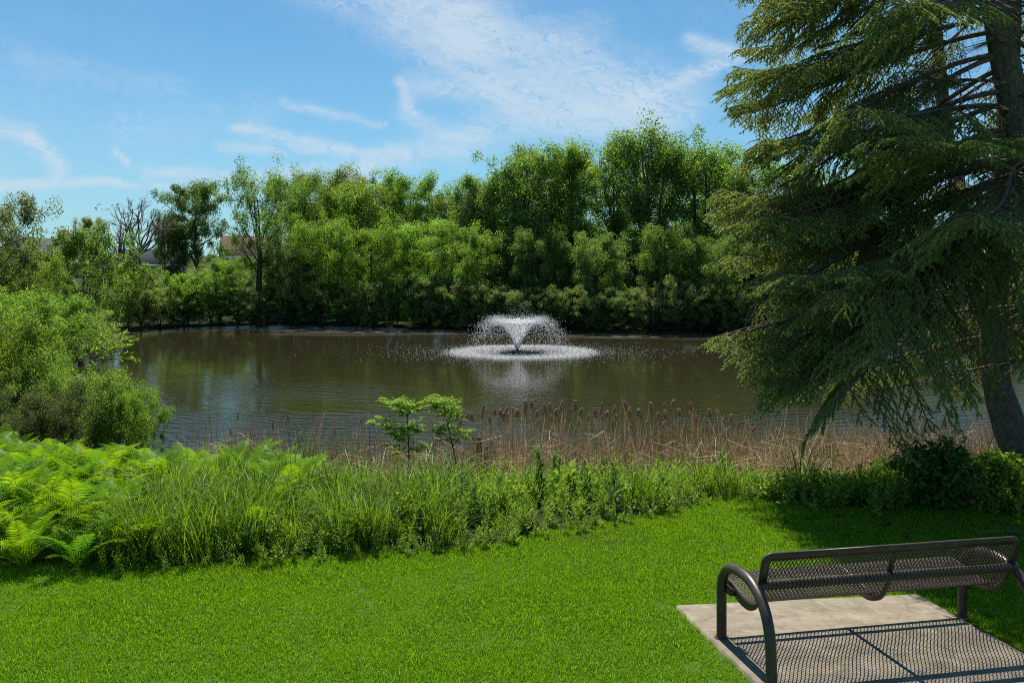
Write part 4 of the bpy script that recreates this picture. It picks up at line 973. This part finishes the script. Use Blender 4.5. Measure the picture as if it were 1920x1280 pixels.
# ------------------------------------------------------------------ spruces
def needles_on(mb, P0, P1, r, per_m, ln, wd):
    """needle sprays round straight twig segments P0->P1"""
    L_ = np.linalg.norm(P1-P0, axis=1); cnt = np.maximum(2, (L_*per_m).astype(int)); idx = np.repeat(np.arange(len(P0)), cnt)
    n = len(idx); u = r.random(n); T = unit(P1-P0)[idx]; c = P0[idx]+(P1-P0)[idx]*u[:, None]
    S = unit(np.cross(T, r.normal(0, 1, (n, 3)))); D = unit(S*.75+T*.75); l_ = r.uniform(*ln, n)[:, None]; w_ = r.uniform(*wd, n)[:, None]
    B_ = unit(np.cross(D, r.normal(0, 1, (n, 3)))); V = np.stack([c-B_*w_, c+B_*w_, c+D*l_], 1)
    mb.add(V, np.arange(3*n).reshape(n, 3))
def spruce_branch(seed, L=4.0, droop=.45, bare=.22, dens=1.0, hang=.24):
    r = np.random.default_rng(seed); wood = MB(); nd = MB(); k = 12; s = np.linspace(0, 1, k)
    ax = np.c_[L*s*(1-.10*s), .10*L*np.sin(s*2.5+r.uniform(0, 6))*s, L*(.05*s-droop*s**1.5+.16*s**4)]
    ax[:, 1] -= ax[0, 1]; wood.tube(ax, .033*(1-s)**.9+.004, 6); T = unit(np.gradient(ax, axis=0))
    S0, S1 = [], []
    ns = int(L/.075)
    for i_ in range(ns):
        u = .12+.88*(i_+r.random())/ns; c = np.array([np.interp(u, s, ax[:, q_]) for q_ in range(3)]); t = np.array([np.interp(u, s, T[:, q_]) for q_ in range(3)])
        sg = 1 if i_ % 2 else -1; side = unit(np.cross(t, [0, 0, 1.]))*sg
        l2 = (.25+.72*math.sin(pi*min(1, .15+u*.80))**.7)*r.uniform(.55, 1.15)*(L/4); 
        if u > .9: l2 *= .6
        d2 = unit(side*.95+t*r.uniform(.45, .9)+np.array([0, 0, r.uniform(-.25, .15)])); kk = 6; v = np.linspace(0, 1, kk)
        pts = c+d2*l2*v[:, None]-np.array([0, 0, 1.])*(hang*l2*v**1.7)[:, None]+r.normal(0, .008, (kk, 3))*v[:, None]; wood.tube(pts, .0075*(1-v)*(l2+.3)+.0018, 3)
        live = r.random() < (0.15 if u < bare else .93*dens)
        if not live:
            for j in range(5):
                vv = r.uniform(.2, 1); p = np.array([np.interp(vv, v, pts[:, q_]) for q_ in range(3)]); wood.tube([p, p+unit(r.normal(0, 1, 3)+np.array([0, 0, -.6]))*r.uniform(.06, .22)], [.0022, .0010], 3)
            continue
        T2 = unit(pts[-1]-pts[0]); st = .15 if u > .4 else .45
        nt = max(3, int(l2/.050))
        for j in range(nt):
            vv = st+(1-st)*(j+r.random())/nt; p = np.array([np.interp(vv, v, pts[:, q_]) for q_ in range(3)])
            sd_ = unit(np.cross(T2, [0, 0, 1.]))*(1 if j % 2 else -1); l3 = r.uniform(.11, .21)*(1.25-.5*vv)
            d3 = unit(sd_*.8+T2*.8+np.array([0, 0, r.uniform(-1.0, -.1)*hang*1.6])); m_ = p+d3*l3*.55; e = m_+unit(d3+np.array([0, 0, -.55*hang]))*l3*.5
            S0 += [p, m_]; S1 += [m_, e]
            if r.random() < .55: e2 = m_+unit(d3*.6-sd_*.5+np.array([0, 0, -.3]))*l3*.45; S0.append(m_); S1.append(e2)
        a_ = pts[2:-1]; b_ = pts[3:]; S0 += list(a_); S1 += list(b_)
    S0 = np.array(S0); S1 = np.array(S1); needles_on(nd, S0, S1, r, 360, (.018, .030), (.0042, .0072))
    # thin twig cores
    keep = r.random(len(S0)) < .4
    for a_, b_ in zip(S0[keep], S1[keep]): wood.tube([a_, b_], [.0022, .0012], 3)
    return wood.mesh('branch', M['twig']), nd.mesh('foliage', M['needle'])
SB = [spruce_branch(200, 4.0, .34, .25), spruce_branch(201, 4.0, .44, .2), spruce_branch(202, 4.0, .26, .3), spruce_branch(203, 4.0, .50, .28, .9, .65), spruce_branch(204, 4.0, .38, .32, .85, .5)]
DBm = spruce_branch(210, 4.0, .3, 2.0)[0]

def spruce(label, axis_pts, r0, h0, h1, nb, Lf, seed, extra=(), name='spruce_tree', azskip=None):
    rr = random.Random(seed); ax = np.array(axis_pts, float); base = ax[0].copy(); ax = ax-base
    o = empty(name, tuple(base)); tag(o, label, 'spruce tree', 'spruces at the right')
    tt = np.linspace(0, 1, 40); cum = np.r_[0, np.cumsum(np.linalg.norm(np.diff(ax, axis=0), axis=1))]; cum /= cum[-1]
    pts = np.stack([np.interp(tt, cum, ax[:, k]) for k in range(3)], 1)
    for _ in range(3): pts[1:-1] = (pts[:-2]+pts[1:-1]*2+pts[2:])/4
    r = np.random.default_rng(seed); rad = r0*(1-tt)**.8*(1+r.normal(0, .02, 40))+.012; rad[:3] *= np.array([1.3, 1.12, 1.03]); mb = MB(); mb.tube(pts, rad, 14); link('trunk', mb.mesh('trunk', M['bark_spruce'], True), o)
    for i_ in range(nb+len(extra)):
        h = h0+(h1-h0)*((min(i_, nb-1)+rr.random()*.6)/nb); u = np.interp(h, pts[:, 2], tt); c = np.array([np.interp(h, pts[:, 2], pts[:, k]) for k in range(3)])
        az = i_*2.39996+rr.uniform(-.3, .3)
        if i_ >= nb:
            h, az = extra[i_-nb]; u = np.interp(h, pts[:, 2], tt); c = np.array([np.interp(h, pts[:, 2], pts[:, k]) for k in range(3)])
        L_ = Lf(h, az)
        if i_ < nb and (L_ <= 0.25 or (h > 6.3 and rr.random() < .9) or (h < (2.9 if cos(az) < -.75 else 3.4) and sin(az) < (.25 if cos(az) < 0 else .8)) or (h > 2.4 and sin(az) > .3 and rr.random() < .85)): continue
        dead = (h < h0+.9 and rr.random() < .4) or rr.random() < .08
        if azskip and azskip[0] < h < azskip[1] and sin(az) < azskip[2]:
            dead = rr.random() < .75
            if rr.random() < .45: continue
        wm, nm = (DBm, None) if dead else SB[rr.randrange(len(SB))]
        if dead: L_ *= .7
        s = L_/4.0; b = bpy.data.objects.new('branch', wm); COL.objects.link(b); b.parent = o; b.location = c
        b.scale = (s, s*rr.choice((1, -1)), s); b.rotation_euler = (rr.uniform(-.25, .25), rr.uniform(-.08, .20)+((.33*min(1, max(0, (h-2.5)/3)) if i_ < nb else .12) if sin(az) > -.45 else -.04), az)
        if nm: f = bpy.data.objects.new('foliage', nm); COL.objects.link(f); f.parent = b
    return o
# trunk A: enters the frame at the top right, its foot is just outside
ZA = 10.2
def LfA(h, az): return (4.7*(1-h/15.5)**.85)*(1.0 if h > 3 else .86+.05*h)
spruce('large spruce with thick scaly trunk crossing the upper right corner', [P(2050, 960, ZA)*[1, 1, 0]+np.array([0, 0, -.05]), P(1985, 600, ZA), P(1915, 270, ZA), P(1862, 0, ZA), P(1800, -330, ZA), P(1740, -800, ZA), P(1700, -1400, ZA)], .19, 1.5, 12.3, 165, LfA, 31, azskip=(3.9, 9.5, -.35), extra=[(2.95+.128*k, pi+.75*math.sin(k*2.1)+.1) for k in range(46)]+[(3.05+.10*k, pi+.30*math.sin(k*1.7)+.05) for k in range(8)])
ZB = 10.9
b0 = P(1942, 925, ZB); b0[2] = gz1(b0[0], ZB)-.05
def LfB(h, az): return 3.7*(1-h/12.5)**.8*(.9 if h < 2 else 1)
spruce('spruce with leaning dark trunk visible under its lowest branches at the right', [b0, P(1905, 850, ZB), P(1872, 770, ZB), P(1858, 640, ZB), P(1885, 300, ZB), P(1898, 0, ZB), P(1900, -900, ZB)], .16, 1.75, 9.5, 72, LfB, 47, azskip=(3.3, 8.5, -.2))
ZC = 13.6
c0_ = P(1930, 900, ZC); c0_[2] = gz1(c0_[0], ZC)
def LfC(h, az): return 3.0*(1-h/12)**.9*(1 if h > 3.2 else .75)
spruce('farther spruce with straight dark stem seen through the branches', [c0_, P(1850, 600, ZC), P(1772, 250, ZC), P(1700, -600, ZC)], .14, 2.6, 9.5, 24, LfC, 53)
# second stem beside the leaning trunk
mb = MB(); a = P(1945, 915, 11.6); a[2] = gz1(a[0], 11.6); e = P(1880, 740, 11.6); t = np.linspace(0, 1, 10)[:, None]; pts = (e-a)*1.5*t+np.array([.05, 0, 0])*np.sin(t*3); mb.tube(pts, np.linspace(.13, .09, 10), 10)
o = empty('leaning_tree', tuple(a)); tag(o, 'slanting bare trunk close behind the leaning spruce trunk at the right edge', 'tree'); link('trunk', mb.mesh('trunk', M['bark_spruce'], True), o)
# fallen twigs behind the bench
q0 = onplane(1880, 1008); mb = MB(); r = np.random.default_rng(9)
mb.tube([(-.25, .02, .04), (-.1, .0, .06), (.1, .03, .05), (.4, -.02, .03)], [.006, .010, .012, .014], 5)
for k in range(6):
    x_ = r.uniform(-.2, .3); mb.tube([(x_, .01, .05), (x_-.12, r.uniform(-.1, .1), .06+r.uniform(0, .05))], [.005, .002], 4)
o = link('fallen_branch', mb.mesh('fallen_branch', M['twig']), None, (q0[0], q0[1], 0)); tag(o, 'dead fallen branch lying on the grass beyond the right end of the bench', 'branch')

# ------------------------------------------------------------------ fountain
fo = empty('fountain', (FX, FY, WZ)); tag(fo, 'floating fountain spraying a white V of water in the middle of the pond', 'fountain')
mb = MB(); mb.tube([(0, 0, -.1), (0, 0, .03), (0, 0, .07)], [.42, .42, .30], 20, True); link('float', mb.mesh('float', M['float']), fo)
mb = MB(); mb.tube([(0, 0, .05), (0, 0, .14)], [.07, .05], 10, True); link('nozzle', mb.mesh('nozzle', M['float']), fo)
def drops(Pp, sz, stretch, r, Vd=None):
    n = len(Pp); T = np.array([[1, 1, 1], [1, -1, -1], [-1, 1, -1], [-1, -1, 1]])*.5; V = np.repeat(T[None], n, 0)*sz[:, None, None]
    Rm = unit(r.normal(0, 1, (n, 3))); V = V+0
    a = r.uniform(0, 2*pi, n); ca, sa = np.cos(a)[:, None], np.sin(a)[:, None]; x, y = V[..., 0]*ca-V[..., 1]*sa, V[..., 0]*sa+V[..., 1]*ca; V[..., 0] = x; V[..., 1] = y
    if Vd is not None: V = V+Vd[:, None]*(V@np.ones(3)/1.5)[..., None]*0 + np.einsum('nij,nj->ni', V, Vd)[..., None]*Vd[:, None]*stretch
    V = V+Pp[:, None]; f = np.array([[0, 1, 2], [0, 3, 1], [0, 2, 3], [1, 3, 2]])[None]+np.arange(n)[:, None, None]*4
    mb = MB(); mb.add(V, f.reshape(-1, 3)); return mb
r = np.random.default_rng(12); n = 5200; G = 9.81   # sheets of unbroken water near the nozzle
t0_ = r.random(n)**.8*.43; az = r.uniform(0, 2*pi, n); vz = 5.35*(1+r.normal(0, .015, n)); vr = 2.32*(1+r.normal(0, .03, n)); dt = r.uniform(.012, .035, n)
def at_t(t): return np.c_[np.cos(az)*vr*t, np.sin(az)*vr*t, .12+vz*t-.5*G*t**2]
S_ = np.c_[-np.sin(az), np.cos(az), np.zeros(n)]*(.006+.05*t0_)[:, None]; a_, b_ = at_t(t0_), at_t(t0_+dt)
mb = MB(); mb.add(np.stack([a_-S_*.6, b_-S_, b_+S_, a_+S_*.6], 1), np.arange(4*n).reshape(n, 4)); tag(link('jet', mb.mesh('jet', M['drops']), fo), kind='stuff')
n = 52000
tz = r.random(n)**1.05; vz = 5.35*(1+r.normal(0, .035, n)); T_ = 2*vz/G; tt = tz*T_; vr = 2.32*(1+r.normal(0, .10, n)*np.clip(tz*3, .15, 1)); az = r.uniform(0, 2*pi, n)
rad = vr*tt*(1-.05*tt); zz = .12+vz*tt-.5*G*tt**2; spread = .03+.10*tz
Pp = np.c_[np.cos(az)*rad, np.sin(az)*rad, np.maximum(zz, .01)]+r.normal(0, 1, (n, 3))*spread[:, None]*np.array([1, 1, .7]); Pp[:, 2] = np.maximum(Pp[:, 2], .01)
Pp[:, 0] += .12*tt**2
Vd = unit(np.c_[np.cos(az)*vr, np.sin(az)*vr, vz-G*tt]); keep = (r.random(n) < np.interp(tz, [0, .12, .3, .5, .6, 1], [.12, .5, .8, .6, .30, .16]))
Pp, Vd, tz2 = Pp[keep], Vd[keep], tz[keep]
tag(link('spray', drops(Pp, r.uniform(.005, .0135, len(Pp)), 2.4, r, Vd).mesh('spray', M['drops']), fo), kind='stuff')
n = 20000; az = r.uniform(0, 2*pi, n); rad = np.where(r.random(n) < .66, r.normal(2.9, .45, n), r.uniform(1.2, 3.6, n)); rad = np.where(r.random(n) < .12, np.abs(r.normal(3.6, 1.3, n)), rad); rad = np.abs(rad)
Pp = np.c_[np.cos(az)*rad+.25, np.sin(az)*rad, .01+np.abs(r.normal(0, .035, n))]; s_ = r.uniform(.009, .026, n)*np.where(rad > 3.9, .6, 1)
tag(link('splash_ring', drops(Pp, s_, 0, r).mesh('splash_ring', M['drops']), fo), kind='stuff')
n = 1500; Pp = np.c_[r.normal(.15, .42, n), r.normal(0, .4, n), 1.5+np.abs(r.normal(0, .55, n))]
tag(link('mist', drops(Pp, r.uniform(.003, .008, n), 0, r).mesh('mist', M['drops']), fo), kind='stuff')
n = 1800; az = r.uniform(0, 2*pi, n); rad = 3.2+np.abs(r.normal(0, 1.9, n)); Pp = np.c_[np.cos(az)*rad*1.25+.3, np.sin(az)*rad*.9, np.full(n, .012)]
tag(link('outer_drops', drops(Pp, r.uniform(.007, .016, n), 0, r).mesh('outer_drops', M['drops']), fo), kind='stuff')

# ------------------------------------------------------------------ houses
def house(name, label, px, Z, W_, Dp, wallh, roofh, rz, wall_m, roof_m, topy, wins, chim=False):
    X = (px-960)/F*Z; zt = CAMH-(topy-HY)/F*Z; z0 = zt-wallh-roofh
    o = empty(name, (X, Z, z0), rz); tag(o, label, 'house'); g = gz1(X, Z)
    mb = MB(); w2, d2 = W_/2, Dp/2; zb = min(-.2, g-z0-.5)
    V = [(-w2, -d2, zb), (w2, -d2, zb), (w2, d2, zb), (-w2, d2, zb), (-w2, -d2, wallh), (w2, -d2, wallh), (w2, d2, wallh), (-w2, d2, wallh), (-w2, 0, wallh+roofh), (w2, 0, wallh+roofh)]
    mb.add(V, [[0, 1, 5, 4], [1, 2, 6, 5], [2, 3, 7, 6], [3, 0, 4, 7]]); mb.f.append(np.array([[4, 8, 7], [5, 6, 9]])+0); mb.mi.append((2, 0)); link('wall', mb.mesh('wall', wall_m), o)
    mb = MB(); e = .35; th = .15; zo = wallh-e*roofh/d2
    for sg in (-1, 1):
        V = [(-w2-e, sg*(d2+e), zo), (w2+e, sg*(d2+e), zo), (w2+e, 0, wallh+roofh+.03), (-w2-e, 0, wallh+roofh+.03)]; V += [(x, y, z+th) for x, y, z in V]
        mb.add(V, [[0, 1, 2, 3], [4, 5, 6, 7], [0, 1, 5, 4], [0, 3, 7, 4], [1, 2, 6, 5]])
    rf = link('roof', mb.mesh('roof', roof_m), o)
    mb = MB(); 
    for sg in (-1, 1):
        mb.box((0, sg*(d2+e+.03), zo+.04), (w2+e, .03, .10))
    tr_ = link('fascia', mb.mesh('fascia', M['white']), o)
    if chim: mb = MB(); mb.box((w2*.5, .3, wallh+roofh+.2), (.35, .35, .8)); link('chimney', mb.mesh('chimney', M['brick']), rf)
    for (wx, wz, ww, wh, side) in wins:
        mb = MB(); f = MB()
        if side == 'front': f.box((wx, -d2-.02, wz), (ww/2+.08, .03, wh/2+.08)); mb.box((wx, -d2-.055, wz), (ww/2, .01, wh/2))
        else: f.box((-w2-.02, wx, wz), (.03, ww/2+.08, wh/2+.08)); mb.box((-w2-.055, wx, wz), (.01, ww/2, wh/2))
        wf = link('window', f.mesh('window', M['white']), o); link('pane', mb.mesh('pane', M['glass']), wf)
house('brick_house', 'red brick house with brown roof showing between trees on the left', 462, 112, 5.2, 5, 5.2, 2.2, radians(22), M['brick'], M['roof_brown'], 445, [(-2.6, 3.9, 1.0, 1.3, 'front'), (-1.2, 3.9, 1.0, 1.3, 'front'), (2.4, 3.9, 1.0, 1.3, 'front'), (0, 3.8, .9, 1.2, 'side')])
house('grey_house', 'grey house with dark gabled roof at the far left skyline', 92, 88, 7, 6, 4, 1.9, radians(62), M['siding'], M['roof_grey'], 450, [(-1.2, 3.0, .8, 1.1, 'side')], True)
house('pale_house', 'pale grey house low behind the bare tree', 285, 120, 7, 6, 4, 1.7, radians(10), M['siding'], M['roof_grey'], 470, [(0, 2.8, 1.0, 1.2, 'front')])
